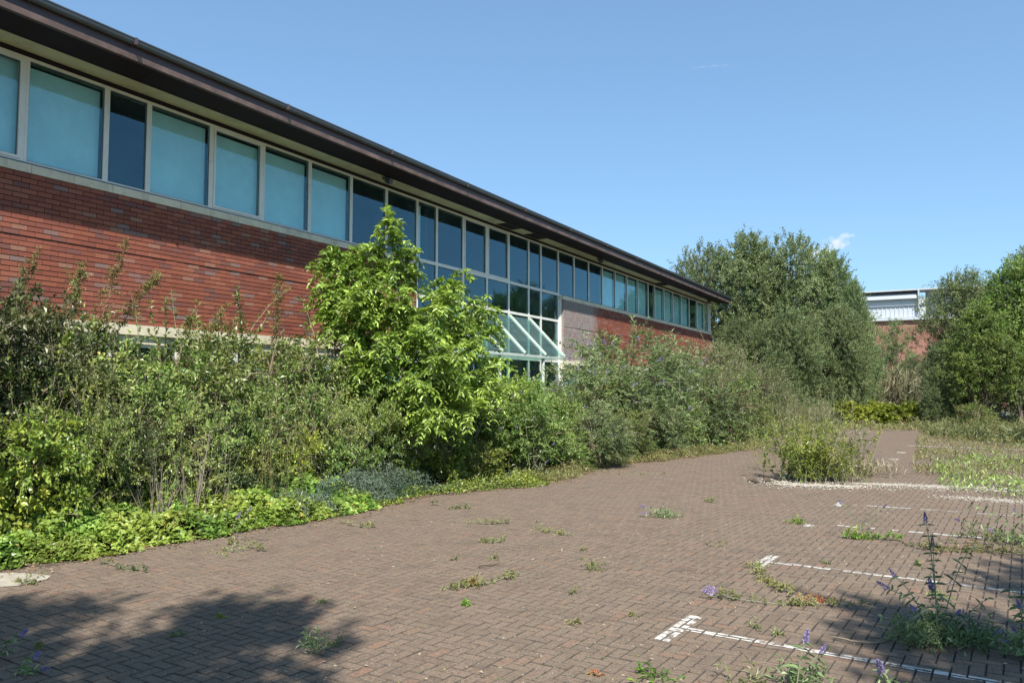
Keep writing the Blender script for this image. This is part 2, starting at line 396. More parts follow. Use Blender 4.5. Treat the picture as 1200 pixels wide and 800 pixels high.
def leaves(mb, P, D, L, Wd, rng, v, fold=.25, six=False, up=.7, droop=.15):
    """folded leaf blades at P pointing along D"""
    n = len(P); D = unit(D); L = np.broadcast_to(L, (n,))[:, None]; Wd = np.broadcast_to(Wd, (n,))[:, None]
    nrm = unit(rng.normal(size=(n, 3)) * (1 - up) + np.array([0, 0, up]) + rng.normal(size=(n, 3)) * .25)
    S = unit(np.cross(D, nrm)); N = np.cross(S, D)
    tip = P + D * L - N * L * droop
    if not six:
        m = P + D * L * .45
        V = np.stack([P, m - S * Wd / 2 + N * Wd * fold, tip, m + S * Wd / 2 + N * Wd * fold], 1)
        idx = np.array([[0, 2, 1], [0, 3, 2]])[None] + 4 * np.arange(n)[:, None, None]
        mb.add(V, idx, 3, np.repeat(v, 2))
    else:
        a = P + D * L * .22; c = P + D * L * .62 - N * L * droop * .3
        V = np.stack([P, a - S * Wd * .46 + N * Wd * fold, c - S * Wd * .42 + N * Wd * fold * .8, tip, c + S * Wd * .42 + N * Wd * fold * .8, a + S * Wd * .46 + N * Wd * fold], 1)
        idx = np.array([[0, 3, 2, 1], [0, 5, 4, 3]])[None] + 6 * np.arange(n)[:, None, None]
        mb.add(V, idx, 4, np.repeat(v, 2))


def bez(p0, p1, p2, t):
    t = np.asarray(t)[..., None]
    return (1 - t) ** 2 * p0 + 2 * t * (1 - t) * p1 + t ** 2 * p2


def sprays(lm, sm, P0, D, Ln, rng, k, LL, LW, droop=.3, side=.8, fwd=.7, spread=.02, r0=.004, six=False, paired=False, vbase=None, vj=.25, tip_t=1.0, t0=.08, up=.7):
    """twigs from P0 along D with k leaves each"""
    K = len(P0); D = unit(D); Ln = np.broadcast_to(Ln, (K,))[:, None]
    p1 = P0 + D * Ln * .5; p2 = P0 + D * Ln + np.array([0, 0, -1.]) * Ln * droop + rng.normal(size=(K, 3)) * Ln * .08
    if sm is not None:
        T = np.linspace(0, 1, 4); C = np.stack([bez(P0, p1, p2, np.full(K, t)) for t in T], 1)
        sm.tube(C, np.linspace(r0, r0 * .35, 4)[None].repeat(K, 0), 3)
    if paired: t = np.repeat(np.linspace(t0, tip_t, k // 2), 2)[None].repeat(K, 0)
    else: t = rng.uniform(t0, tip_t, (K, k))
    kk = t.shape[1]
    Q = bez(P0[:, None], p1[:, None], p2[:, None], t)
    T = unit(2 * (1 - t)[..., None] * (p1 - P0)[:, None] + 2 * t[..., None] * (p2 - p1)[:, None])
    S = unit(np.cross(T, np.array([0, 0, 1.]))); U = np.cross(S, T)
    if paired: sg = np.tile([1., -1.], kk // 2)[None, :, None]; ang = rng.normal(size=(K, kk, 1)) * .35
    else: sg = 1.; ang = rng.uniform(0, 2 * pi, (K, kk, 1))
    sd = S * np.cos(ang) * sg + U * np.sin(ang) * (.9 if not paired else .6)
    DD = unit(T * fwd + sd * side + rng.normal(size=(K, kk, 3)) * .18)
    Q = Q + rng.normal(size=Q.shape) * spread
    vb = (rng.uniform(.2, .8, (K, 1)) if vbase is None else vbase[:, None]) + rng.normal(size=(K, kk)) * vj * .5
    n = K * kk
    leaves(lm, Q.reshape(-1, 3), DD.reshape(-1, 3), LL * rng.uniform(.65, 1.2, n), LW * rng.uniform(.7, 1.2, n), rng, np.clip(vb, 0, 1).ravel(), six=six, up=up)
    return p2


def flower_spikes(mb, P, D, L, rng, r=.022, n=70):
    """tapered panicles of tiny florets"""
    for p, d in zip(P, unit(D)):
        t = rng.uniform(0, 1, n) ** .8; a = rng.uniform(0, 2 * pi, n)
        s = unit(np.cross(d, [0.3, 0.2, 1.])); u = np.cross(s, d)
        rad = r * (1 - t) ** .6
        dirs = s * np.cos(a)[:, None] + u * np.sin(a)[:, None]
        base = p + d * (t * L)[:, None] + dirs * (rad * .35)[:, None] - np.array([0, 0, 1.]) * (t ** 2 * L * .15)[:, None]
        leaves(mb, base, dirs + d * .5, rad * .9 + .004, np.full(n, r * .6), rng, rng.uniform(0, 1, n), up=.3)


def shrub_template(seed, H, R, mat_leaf, nst=14, nsp=520, k=26, LL=.045, LW=.022, arch=.35, shoots=0, shoot_len=(.5, 1.1), flowers=0, droop=.25, six=False, paired=False, splen=.45, low=.12, upb=.5):
    rng = np.random.default_rng(seed); lm, sm = MB(), MB(); fm = None
    a = rng.uniform(0, 2 * pi, nst) + np.arange(nst) * 2.4; rr = np.sqrt(rng.uniform(0.05, 1, nst)) * R
    tipz = H * np.sqrt(np.clip(1 - (rr / R) ** 2 * .75, 0, 1)) * rng.uniform(.75, 1.0, nst)
    B = np.c_[np.cos(a) * rr * .15, np.sin(a) * rr * .15, np.zeros(nst)]
    T = np.c_[np.cos(a) * rr, np.sin(a) * rr, tipz]; Mi = B * .4 + T * .6 + np.c_[np.zeros((nst, 2)), H * arch * np.ones(nst)]; Mi[:, :2] *= .7
    tt = np.linspace(0, 1, 7); C = np.stack([bez(B, Mi, T, np.full(nst, t)) for t in tt], 1)
    sm.tube(C, np.linspace(.022, .006, 7)[None] * rng.uniform(.7, 1.3, (nst, 1)), 5)
    # twigs fill the dome, denser in lumps near its surface
    nl = 30; la = rng.uniform(0, 2 * pi, nl); lr = np.sqrt(rng.uniform(0, 1, nl)) * R * .8; lz = rng.uniform(low, .85, nl) * H * np.sqrt(np.clip(1 - (lr / R) ** 2 * .6, 0, 1))
    LC = np.c_[np.cos(la) * lr, np.sin(la) * lr, lz]; LR = rng.uniform(.13, .30, nl) * R
    pick = rng.integers(0, nl, nsp); dv = unit(rng.normal(size=(nsp, 3)) + [0, 0, .25])
    P = LC[pick] + dv * (LR[pick] * rng.uniform(.35, 1, nsp))[:, None]; P[:, 2] = np.maximum(P[:, 2], rng.uniform(.03, .2, nsp))
    out = P.copy(); out[:, 2] = 0
    D = unit(out / R) * .6 + dv * .5 + [0, 0, upb] + rng.normal(size=(nsp, 3)) * .35
    lump_v = rng.uniform(.25, .8, nl)
    sprays(lm, sm, P, D, rng.uniform(.6, 1.3, nsp) * splen, rng, k, LL, LW, droop=droop, six=six, paired=paired, vbase=lump_v[pick] * .6 + rng.uniform(0, .4, nsp))
    nb = 46; bp = P[rng.integers(0, nsp, nb)]; bd = unit(np.c_[bp[:, :2] / R, np.full(nb, .5)] + rng.normal(size=(nb, 3)) * .5); bl = rng.uniform(.25, .6, (nb, 1))
    sm.tube(np.stack([bp - bd * bl * .5, bp + rng.normal(size=(nb, 3)) * .02, bp + bd * bl], 1), np.array([[.007, .005, .002]]).repeat(nb, 0), 4)
    ends = []
    if shoots:
        s = rng.integers(0, nst, shoots); P0 = T[s] * rng.uniform(.8, 1, (shoots, 1)); D = np.c_[rng.normal(size=(shoots, 2)) * .32, np.ones(shoots)]
        ln = rng.uniform(*shoot_len, shoots)
        e = sprays(lm, sm, P0, D, ln, rng, max(10, int(k * 1.6)), LL * 1.05, LW * 1.05, droop=.12, r0=.007, six=six, paired=paired, spread=.012)
        ends = e
    if flowers:
        fm = MB(); q = rng.integers(0, nsp, flowers); 
        top = np.argsort(-(P[:, 2] / H + np.linalg.norm(P[:, :2], axis=1) / R * .6))[:nsp // 2]; q = rng.choice(top, flowers)
        flower_spikes(fm, P[q] + unit(D[q] if len(D) == nsp else np.c_[P[q, :2], np.ones(flowers)]) * .3, np.c_[P[q, :2], np.full(flowers, 1.)] + rng.normal(size=(flowers, 3)) * .4, .16, rng, .026, 36)
    d = {'foliage': lm.mesh('foliage', mat_leaf), 'stem': sm.mesh('stem', M['twig'])}
    if fm: d['flower'] = fm.mesh('flower', M['purple'] if flowers < 60 else M['white_fl'])
    return d


def tree_template(seed, H, R, mat_leaf, z0=.1, nl=26, nsp=1500, k=22, LL=.12, LW=.06, top_pow=.55, trunk_r=.13, splen=.8, upright=.7, droop=.15, narrow=1.0):
    rng = np.random.default_rng(seed); cm, tm, wm = MB(), MB(), MB()
    zz = np.linspace(.03, 1, nl) * (1 - z0) + z0
    a = np.arange(nl) * 2.4 + rng.uniform(-.5, .5, nl)
    env = np.sin(np.clip((zz - z0) / (1 - z0) * .82 + .16, 0, 1) * pi) ** top_pow * R * narrow
    rr = env * rng.uniform(.2, .9, nl); LR = (R * .20 + env * .12) * rng.uniform(.75, 1.15, nl)
    LC = np.c_[np.cos(a) * rr, np.sin(a) * rr, zz * H - LR * .35]
    LC[-1, :2] *= .3
    tt = np.linspace(0, 1, 8); lean = rng.normal(size=2) * .25
    tr = np.c_[lean[0] * tt ** 2 + .08 * np.sin(tt * 7), lean[1] * tt ** 2, tt * H * .86]
    tm.tube(tr, np.linspace(trunk_r, .03, 8)[None] * np.array([[1.25, 1, 1, 1, 1, 1, 1, 1]]), 8)
    S = np.array([tr[int(np.clip((z / H - .18) * 7, 0, 6))] for z in LC[:, 2]])
    C = np.stack([bez(S, (S + LC) / 2 + [0, 0, -.15], LC, np.full(nl, t)) for t in np.linspace(0, 1, 5)], 1)
    wm.tube(C, np.linspace(trunk_r * .4, .014, 5)[None].repeat(nl, 0), 5)
    w = LR ** 2; pick = rng.choice(nl, nsp, p=w / w.sum()); dv = unit(rng.normal(size=(nsp, 3)) + [0, 0, .2])
    P = LC[pick] + dv * (LR[pick] * rng.uniform(.25, .95, nsp) ** .6)[:, None] * [1, 1, 1.15]; P[:, 2] = np.maximum(P[:, 2], .15)
    D = dv * .7 + [0, 0, upright] + rng.normal(size=(nsp, 3)) * .3
    lv = rng.uniform(.2, .75, nl)
    sprays(cm, wm, P, D, rng.uniform(.5, 1.2, nsp) * splen, rng, k, LL, LW, droop=droop, r0=.008, spread=.05, vbase=lv[pick] * .6 + rng.uniform(0, .4, nsp), up=.5)
    return {'crown': cm.mesh('crown', mat_leaf), 'trunk': tm.mesh('trunk', M['bark'], True), 'branches': wm.mesh('branches', M['bark'])}


def place(tmpl, name, label, cat, loc, rz, sc, group):
    t = thing(name, label, cat, (loc[0], loc[1], 0), rz, group, (sc[0], sc[0], sc[1]))
    for n, me in tmpl.items(): link(n, me, t)
    return t


# ================================================================== THE SETTING
def sheet(name, pts, z, m, kind='structure', parent=None):
    p = np.array([[x, y, z] for x, y in pts]); o = link(name, mesh_np(name, p, [len(p)], np.arange(len(p)), m, [.5]), parent)
    if kind and parent is None: o['kind'] = kind
    return o


sheet('ground', [(-700, -300), (700, -300), (700, 900), (-700, 900)], -.06, M['grass_g'])
# the planted strip along the building, its front edge as it wanders over the paving
EDGE = np.array([(-8.6, -3), (-8.3, 2.5), (-8.0, 4.3), (-7.75, 5.0), (-7.62, 6.7), (-7.35, 8.4), (-7.55, 10.7), (-6.5, 12.7), (-6.75, 15.1), (-7.2, 16.5), (-6.35, 18.8), (-5.05, 24.5), (-5.0, 30), (-4.6, 38), (-4.6, 47)])
sheet('planting_bed', [(-11.28, 47), (-11.28, -3)] + [tuple(p + [-.25, 0]) for p in EDGE], .03, M['soil'])

PA = radians(-4.0); PO = np.array([-1.75, 5.64])
PX, PY = np.array([cos(PA), sin(PA)]), np.array([-sin(PA), cos(PA)])
def pw(a, b, z=0.):
    a = np.asarray(a, float); b = np.asarray(b, float)
    return np.stack([PO[0] + a * PX[0] + b * PY[0], PO[1] + a * PX[1] + b * PY[1], np.broadcast_to(z, a.shape)], -1)


FAR_CUT = 19.0
park = tag(link('car_park_paving', mesh_np('car_park_paving', np.vstack([pw([-16, 30, 30, -16], [-14] * 2 + [50] * 2, -.013)]), [4], [0, 1, 2, 3], M['joint'], [.5])), kind='structure')
far = link('far_paving', mesh_np('far_paving', pw([-16, 30, 30, -16], [FAR_CUT] * 2 + [40.5] * 2, -.003), [4], [0, 1, 2, 3], M['paver_far'], [.5]), park)


def pavers():
    rng = np.random.default_rng(5); u = .09
    ix, iy = np.meshgrid(np.arange(-84, 84), np.arange(-46, int(FAR_CUT / u)), indexing='ij'); ix = ix.ravel(); iy = iy.ravel()
    c = (ix - iy) % 4
    h = c == 0; v = c == 3
    x0 = np.r_[ix[h], ix[v]] * u; y0 = np.r_[iy[h], iy[v]] * u
    w = np.r_[np.full(h.sum(), 2 * u), np.full(v.sum(), u)]; d = np.r_[np.full(h.sum(), u), np.full(v.sum(), 2 * u)]
    keep = y0 + d <= FAR_CUT + .01
    x0, y0, w, d = x0[keep], y0[keep], w[keep], d[keep]
    Cc = pw(x0 + w / 2, y0 + d / 2); px, py, z = sight(Cc)
    ex = np.interp(Cc[:, 1], EDGE[:, 1], EDGE[:, 0])
    k = (z > 1.5) & (px > -260) & (px < 1460) & (py < 1060) & (Cc[:, 0] > ex - .8)
    x0, y0, w, d, px, py, z, Cc = x0[k], y0[k], w[k], d[k], px[k], py[k], z[k], Cc[k]
    vis = (px > 5) & (px < 1195) & (py < 797); order = np.where(vis, z, 1e6).argsort(); near = order[:300]
    g = .0034

    def slab(w, d, hh=0., side=.016):
        c = np.array([[-1, -1], [1, -1], [1, 1], [-1, 1]]) * .5
        a = c * [w - 2 * g - .008, d - 2 * g - .008]; b = c * [w - 2 * g, d - 2 * g]
        return np.vstack([np.c_[a, np.zeros(4)], np.c_[b, np.full(4, -.005)], np.c_[b, np.full(4, -side)]])
    f = np.array([[0, 1, 2, 3]] + [[i + 4, (i + 1) % 4 + 4, (i + 1) % 4, i] for i in range(4)] + [[i + 8, (i + 1) % 4 + 8, (i + 1) % 4 + 4, i + 4] for i in range(4)])
    mi = [0] + [1] * 8; PM = [M['paver'], M['paver_edge']]
    meH = mesh_np('paver', slab(2 * u, u), [4] * 9, f, PM, np.zeros(9), matidx=mi); meV = mesh_np('paver', slab(u, 2 * u), [4] * 9, f, PM, np.zeros(9), matidx=mi)
    zj = rng.normal(size=len(x0)) * .0012; tx = rng.normal(size=len(x0)) * .006; ty = rng.normal(size=len(x0)) * .006; rz = rng.normal(size=len(x0)) * .008
    # slow settlement of the surface
    zj = zj + .006 * np.sin(Cc[:, 0] * .9 + 1) * np.sin(Cc[:, 1] * .6)
    for i in near:
        o = link('paver', meH if w[i] > d[i] else meV, park); o.location = (Cc[i, 0], Cc[i, 1], zj[i]); o.rotation_euler = (tx[i], ty[i], PA + rz[i])
    rest = np.setdiff1d(np.arange(len(x0)), near)
    n = len(rest); L = np.zeros((n, 12, 3)); hm = w[rest] > d[rest]
    L[hm] = slab(2 * u, u); L[~hm] = slab(u, 2 * u)
    L[..., 2] += L[..., 1] * tx[rest][:, None] - L[..., 0] * ty[rest][:, None] + zj[rest][:, None]
    cz, sz = np.cos(PA + rz[rest])[:, None], np.sin(PA + rz[rest])[:, None]
    X = L[..., 0] * cz - L[..., 1] * sz + Cc[rest, 0][:, None]; Y = L[..., 0] * sz + L[..., 1] * cz + Cc[rest, 1][:, None]
    V = np.stack([X, Y, L[..., 2]], -1)
    mb = MB(); mb.add(V, f[None] + 12 * np.arange(n)[:, None, None], 4, np.repeat(rng.uniform(0, 1, n), 9))
    o = mb.build('paver_field', PM, park); o['kind'] = 'stuff'; o.data.polygons.foreach_set('material_index', np.tile(np.array(mi, dtype=np.int32), n))
    return x0, y0, w, d, zj


PV = pavers()


def marking(name, rects, label, wear=.03):
    """painted rectangles (paving frame) broken at every paver joint"""
    mb = MB(); x0, y0, w, d, zj = PV; rng = np.random.default_rng(3)
    for (a0, a1, b0, b1) in rects:
        la = np.maximum(x0 + .006, a0); ha = np.minimum(x0 + w - .006, a1); lb = np.maximum(y0 + .006, b0); hb = np.minimum(y0 + d - .006, b1)
        k = (ha - la > .012) & (hb - lb > .012) & (rng.uniform(size=len(x0)) > wear)
        if b1 > FAR_CUT - .15: la, ha, lb, hb, zz = np.array([a0]), np.array([a1]), np.array([b0]), np.array([b1]), np.array([.001])
        else: la, ha, lb, hb, zz = la[k], ha[k], lb[k], hb[k], zj[k] + .0032
        n = len(la); q = .003 * rng.uniform(-1, 1, (4, n)) * (b1 < FAR_CUT - .15); la, ha, lb, hb = la + np.abs(q[0]) * .8, ha - np.abs(q[1]) * .8, lb + np.abs(q[2]), hb - np.abs(q[3])
        V = np.stack([pw(la, lb, zz), pw(ha, lb, zz), pw(ha, hb, zz), pw(la, hb, zz)], 1)
        if n: mb.add(V, np.arange(4 * n).reshape(-1, 4), 4, .5)
    if not mb.V: return
    o = mb.build(name, M['paint']); o['kind'] = 'structure'; o['label'] = label


def loc_pf(x, y):
    v = np.array([x, y]) - PO; return v @ PX, v @ PY
for (x, y, bl, br, lab) in ((-1.75, 5.64, -.34, .36, 'nearest white T shaped bay marking'), (-1.66, 8.23, -.32, .34, 'second white T shaped bay marking'), (-1.59, 10.9, -.3, .12, 'third bay marking with a weed growing on its end'), (-1.49, 13.01, -.3, .3, 'fourth faint bay marking')):
    a, b = loc_pf(x, y); marking('bay_marking', [(a - .055, a + .055, b + bl, b + br), (a + .06, a + 4.9, b - .035, b + .04)], lab, .04 if y < 6 else .07 if y < 9 else .3)
for k, (px, py) in enumerate(((1056, 530), (1047, 538), (1040, 545))):
    p = gnd(px, py); a, b = loc_pf(p[0], p[1]); marking('bay_marking', [(a - .1, a + .12, b - .12, b + .12)], 'small worn white paint mark far off on the paving')
for (x, y, l) in ((-1.2, 28.0, 5.0), (-1.0, 31.5, .6), (-.95, 34.3, .6), (.1, 24.2, 3.0), (-.2, 39, 1.6)):
    a, b = loc_pf(x, y); marking('bay_marking', [(a, a + l, b - .09, b + .09)], 'far white bay line across the paving')


# ================================================================== THE BUILDING
BX = -11.3
Z_SILL0, Z_SILL1, Z_HEAD, Z_SOF = 4.79, 4.92, 6.46, 6.54
MULL = [-1.15, .08, 1.3, 2.5, 3.7, 4.95, 6.19, 7.42, 8.16, 9.41, 10.62, 11.88, 13.16, 14.40, 15.62, 16.47, 17.73, 18.98, 20.25, 21.52, 22.36, 23.65, 24.93, 26.21, 27.5, 28.82, 30.12, 31.42, 32.72, 33.6, 34.9, 36.25, 37.6, 38.95, 40.3, 41.7, 42.5]
# what shows in each bay: B blind, D dark, c casement, P partly drawn blind
KIND = ['B', 'D', 'B', 'B', 'B', 'Bc', 'B', 'D', 'B', 'Bc', 'B', 'B', 'D', 'D', 'P', 'D', 'Dc', 'Dc', 'D', 'D', 'D', 'D', 'D', 'D', 'B', 'B', 'B', 'B', 'D', 'B', 'B', 'B', 'B', 'D', 'Bc', 'D']
bld = thing('office_building', 'long two storey red brick office building with a ribbon of blue green windows', 'building', (0, 0, 0))


def fix(name, mb, m, parent=None, smooth=False):
    return mb.build(name, m, parent if parent is not None else bld, smooth)


def bricks():
    rng = np.random.default_rng(11); rows = []
    def courses(y0, y1, z0, z1, X=BX, groove=None):
        nz = int(round((z1 - z0) / .075)); off = 0
        for r in range(nz):
            z = z0 + r * .075; off = .1125 * (r % 2)
            ys = np.arange(y0 - off, y1, .225)
            for y in ys:
                a, b = max(y, y0) + .003, min(y + .219 + .003, y1) - .002
                if b - a < .04: continue
                dx = -.013 if groove is not None and r == groove else 0.
                rows.append((X - .05 + dx, a, z + .006, X + dx, b, z + .069))
    courses(-1.15, 15.57, 2.765, 4.79, groove=14)
    courses(23.80, 42.6, 2.765, 4.79, X=BX + .12, groove=14)
    courses(-1.15, 15.57, 0.0, .90); courses(23.80, 42.6, 0.0, .90, X=BX + .12)
    A = np.array(rows); A[:, 3] += rng.normal(size=len(A)) * .0013
    Cc = A[:, :3] * .5 + A[:, 3:] * .5; px, py, z = sight(Cc)
    vis = (px > 0) & (px < 420) & (py > 190) & (py < 400) & (A[:, 2] > 2.7)
    near = np.where(vis, z, 1e6).argsort()[:300]
    full = {}
    mb0 = MB().boxes([-.025, -.1075, -.0325], [.025, .1075, .0325], 0.); me = mb0.mesh('brick', M['brick'])
    for i in near:
        o = link('brick', me, bld); o.location = Cc[i]; ln = A[i, 4] - A[i, 1]; o.scale = (1, ln / .215, .97)
    rest = np.setdiff1d(np.arange(len(A)), near)
    mb = MB().boxes(A[rest, :3], A[rest, 3:], rng.uniform(0, 1, len(rest)))
    # brick return of the projecting wall beside the glazing
    rr = []
    for r in range(27):
        z = 2.765 + r * .075; rr.append((BX - .02, 23.745, z + .005, BX + .12, 23.797, z + .07))
    rr = np.array(rr); mb.boxes(rr[:, :3], rr[:, 3:], rng.uniform(0, 1, 27))
    o = fix('brickwork', mb, M['brick']); o['kind'] = 'stuff'


bricks()
mb = MB()
mb.boxes([BX - .30, -1.15, 2.77], [BX - .018, 15.58, 4.785]).boxes([BX - .30, 23.77, 2.77], [BX + .102, 42.62, 4.785])
mb.boxes([BX - .30, -1.15, -.05], [BX - .018, 15.58, .91]).boxes([BX - .30, 23.77, -.05], [BX + .102, 42.62, .91])
mb.boxes([BX - .30, 42.5, .91], [BX - .05, 42.62, 2.5]).boxes([-20, 42.55, 0], [BX - .3, 42.62, 6.5]).boxes([-20, -1.2, 0], [BX - .30, -1.13, 6.5]).boxes([-20.1, -1.2, 0], [-20, 42.6, 6.5])
fix('wall', mb, M['mortar'])
for seg, (ya, yb, X, st) in enumerate(((-1.15, 15.55, BX, .62), (23.70, 42.55, BX + .12, .675))):
    y = ya
    while y < yb - .05:
        e = min(y + st, yb); m1 = MB(); dz = random.uniform(-.0015, .0015)
        m1.prism([(X - .16, Z_SILL0), (X + .012, Z_SILL0 + .003), (X + .012, Z_SILL1 - .006), (X - .16, Z_SILL1 + dz)], y + .003, e - .003)
        fix('coping_stone', m1, M['stone']); y = e
    fix('sill_shadow_strip', MB().boxes([X - .05, ya, Z_SILL1 + .001], [BX - .012 if X == BX else X - .02, yb, Z_SILL1 + .022]), M['gutter'])  # dark strip standing in for the shadow gap between window frames and coping
    y = ya
    while y < yb - .05:
        e = min(y + 1.24, yb); m1 = MB()
        m1.boxes([X - .2, y + .004, 2.60], [X + .05, e - .004, 2.762]).boxes([X - .2, y + .004, 2.46], [X + .0, e - .004, 2.598]); fix('lintel', m1, M['stone']); y = e


R_B = random.Random(12)


def window(y0, y1, z0, z1, kind, name='window', X=BX, j=.042, bt=.045, blind_top=None):
    """frame, pane and blind of one bay; outer face of the frame at X-.01"""
    mb = MB(); xo, xi = X - .025, X - .08
    mb.boxes([[xi, y0, z0], [xi, y1 - j, z0], [xi, y0 + j, z0], [xi, y0 + j, z1 - bt]], [[xo, y0 + j, z1], [xo, y1, z1], [xo, y1 - j, z0 + bt], [xo, y1 - j, z1]])
    a, b, c, d = y0 + j, y1 - j, z0 + bt, z1 - bt
    if 'c' in kind:
        q = .045; xo2 = xo + .012
        mb.boxes([[xi, a + .004, c + .004], [xi, b - q, c + .004], [xi, a + q, c + .004], [xi, a + q, d - q]], [[xo2, a + q, d - .004], [xo2, b - .004, d - .004], [xo2, b - q, c + q], [xo2, b - q, d - .004]])
        a, b, c, d = a + q, b - q, c + q, d - q
    # black gasket round the glass
    o = fix(name, mb, M['frame'])
    g = .012; xg = X - .052
    MB().boxes([[xg, a, c], [xg, b - g, c], [xg, a + g, c], [xg, a + g, d - g]], [[xg + .012, a + g, d], [xg + .012, b, d], [xg + .012, b - g, c + g], [xg + .012, b - g, d]]).build('gasket', M['gutter'], o)
    MB().boxes([X - .062, a, c], [X - .055, b, d]).build('pane', M['glass'], o)
    if 'B' in kind or 'P' in kind:
        bb = z0 + .02 if 'B' in kind else z0 - .02
        ya, yb = (y0 + .03, y1 - .05) if 'B' in kind else ((y0 + .03, y0 + .28) if 'c' not in kind else (y0 + .25, y1 - .03))
        mbb = MB(); m = 8; ys = np.linspace(ya, yb, m); wv = .004 * np.sin(ys * 9)
        zt = z1 - bt - (R_B.uniform(.03, .09) if blind_top is None else blind_top)
        V = np.vstack([np.c_[X - .14 + wv, ys, np.full(m, bb)], np.c_[X - .14 + wv * .4, ys, np.full(m, zt)]])
        i = np.arange(m - 1); mbb.add(V, np.c_[i, i + 1, i + 1 + m, i + m], 4)
        V2 = V + [-.002, 0, 0]; mbb.add(V2, np.c_[i + m, i + 1 + m, i + 1, i], 4); mbb.build('blind', M['blind'], o)
    return o


for i, k in enumerate(KIND):
    y0, y1 = MULL[i], MULL[i + 1]; X = BX
    window(y0 + .001, y1 - .001, Z_SILL1 + .002 if not (15.6 < y0 < 23.6) else 4.95, Z_HEAD, k)
MB().boxes([BX - .10, 42.5, Z_SILL1], [BX + .06, 42.68, Z_SOF - .004]).build('corner_post', M['frame'], bld)
# curtain wall below the ribbon between the two brick walls
for i in range(14, 21):
    y0, y1 = MULL[i], MULL[i + 1]
    window(y0 + .001, y1 - .001, 4.06, 4.948, 'D', j=.04, bt=.035)
    window(y0 + .001, y1 - .001, 2.72, 4.058, 'D', j=.04, bt=.035)
    window(y0 + .001, y1 - .001, .05, 2.718, 'D', name='glazed_panel' if i not in (17, 18) else 'door', j=.045, bt=.05)
MB().boxes([BX - .10, 23.652, 2.0], [BX + .04, 23.742, 4.785]).build('corner_post', M['frame'], bld)
# ground floor windows behind the shrubs
ys = np.arange(-1.1, 15.5, 1.24)
for k, y in enumerate(ys): window(y, y + 1.236, .92, 2.455, 'D' if k % 3 else 'B', blind_top=.1)
for k, y in enumerate(np.arange(23.8, 42.4, 1.3)): window(y, min(y + 1.296, 42.5), .92, 2.455, 'D' if k % 4 else 'B', X=BX + .06, blind_top=.1)
# dark inside: floors, ceiling, back wall
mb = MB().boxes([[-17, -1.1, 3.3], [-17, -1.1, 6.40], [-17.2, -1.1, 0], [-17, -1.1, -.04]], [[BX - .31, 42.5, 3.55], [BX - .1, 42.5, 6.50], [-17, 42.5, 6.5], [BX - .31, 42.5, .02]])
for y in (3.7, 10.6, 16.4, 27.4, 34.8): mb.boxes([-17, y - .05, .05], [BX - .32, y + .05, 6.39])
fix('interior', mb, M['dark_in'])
# eaves
RY0, RY1 = -2.0, 43.05
fix('head_trim', MB().boxes([BX - .12, -1.15, Z_HEAD + .002], [BX - .03, 42.5, Z_SOF - .002]), M['soffit_b'])
y = RY0
while y < RY1 - .1:
    e = min(y + 2.4, RY1)
    fix('soffit_panel', MB().boxes([BX - .14, y + .002, Z_SOF], [-10.92, e - .002, Z_SOF + .02]), M['soffit_o'])
    fix('soffit_board', MB().boxes([-10.918, y + .002, Z_SOF - .012], [-10.25, e - .002, Z_SOF + .02]), M['soffit_b'])
    y = e
y = RY0
while y < RY1 - .1:
    e = min(y + 3.0, RY1)
    m1 = MB().prism([(-10.30, Z_SOF - .018), (-10.235, Z_SOF - .018), (-10.222, Z_SOF + .06), (-10.24, Z_SOF + .075), (-10.24, Z_SOF + .2), (-10.30, Z_SOF + .2)], y + .001, e - .001)
    fb = fix('fascia', m1, M['fascia']); MB().boxes([-10.268, y + .02, Z_SOF + .168], [-10.106, y + .06, Z_SOF + .268]).build('gutter_clip', M['fascia'], fb)
    MB().prism([(-10.24, Z_SOF - .022), (-10.216, Z_SOF - .022), (-10.200, Z_SOF + .05), (-10.225, Z_SOF + .068)], y + .002, e - .002).build('lip', M['lip'], fb)
    y = e
th = np.linspace(pi, 2 * pi, 8); prof = [(-10.185 + .062 * cos(t), Z_SOF + .235 + .06 * sin(t)) for t in th] + [(-10.112, Z_SOF + .25), (-10.112, Z_SOF + .262), (-10.258, Z_SOF + .262), (-10.258, Z_SOF + .235)]
fix('gutter', MB().prism(prof, RY0, RY1 + .05), M['gutter'])
rf = MB(); rf.prism([(-10.26, Z_SOF + .19), (-10.26, Z_SOF + .262), (-15.6, 8.0), (-21, Z_SOF + .26), (-21, Z_SOF + .19)], RY0, RY1); fix('roof', rf, M['roof'])
fix('barge_board', MB().boxes([-21, RY1 + .002, Z_SOF - .015], [-10.23, RY1 + .03, Z_SOF + .25]), M['fascia'])
fix('end_soffit', MB().boxes([-21, 42.64, Z_SOF - .002], [BX - .15, RY1 - .002, Z_SOF + .018]), M['soffit_o'])
# security lights and vents under the eaves
for (y, x) in ((13.9, -10.98), (26.3, -10.98), (41.2, -10.98)):
    m1 = MB(); m1.boxes([x - .05, y - .05, Z_SOF - .05], [x + .05, y + .05, Z_SOF - .002]); tt = np.linspace(0, 1, 5)
    m1.tube(np.c_[x + tt * .16, np.full(5, y), Z_SOF - .07 - tt * .05][None], [[.03, .055, .065, .07, .072]], 10, cap=True)
    l = fix('security_light', m1, M['gutter'])
for y in (19.4, 21.1, 33.5): fix('vent', MB().boxes([BX + .02, y, Z_SOF - .012], [-10.95, y + .9, Z_SOF - .001]), M['soffit_b'])


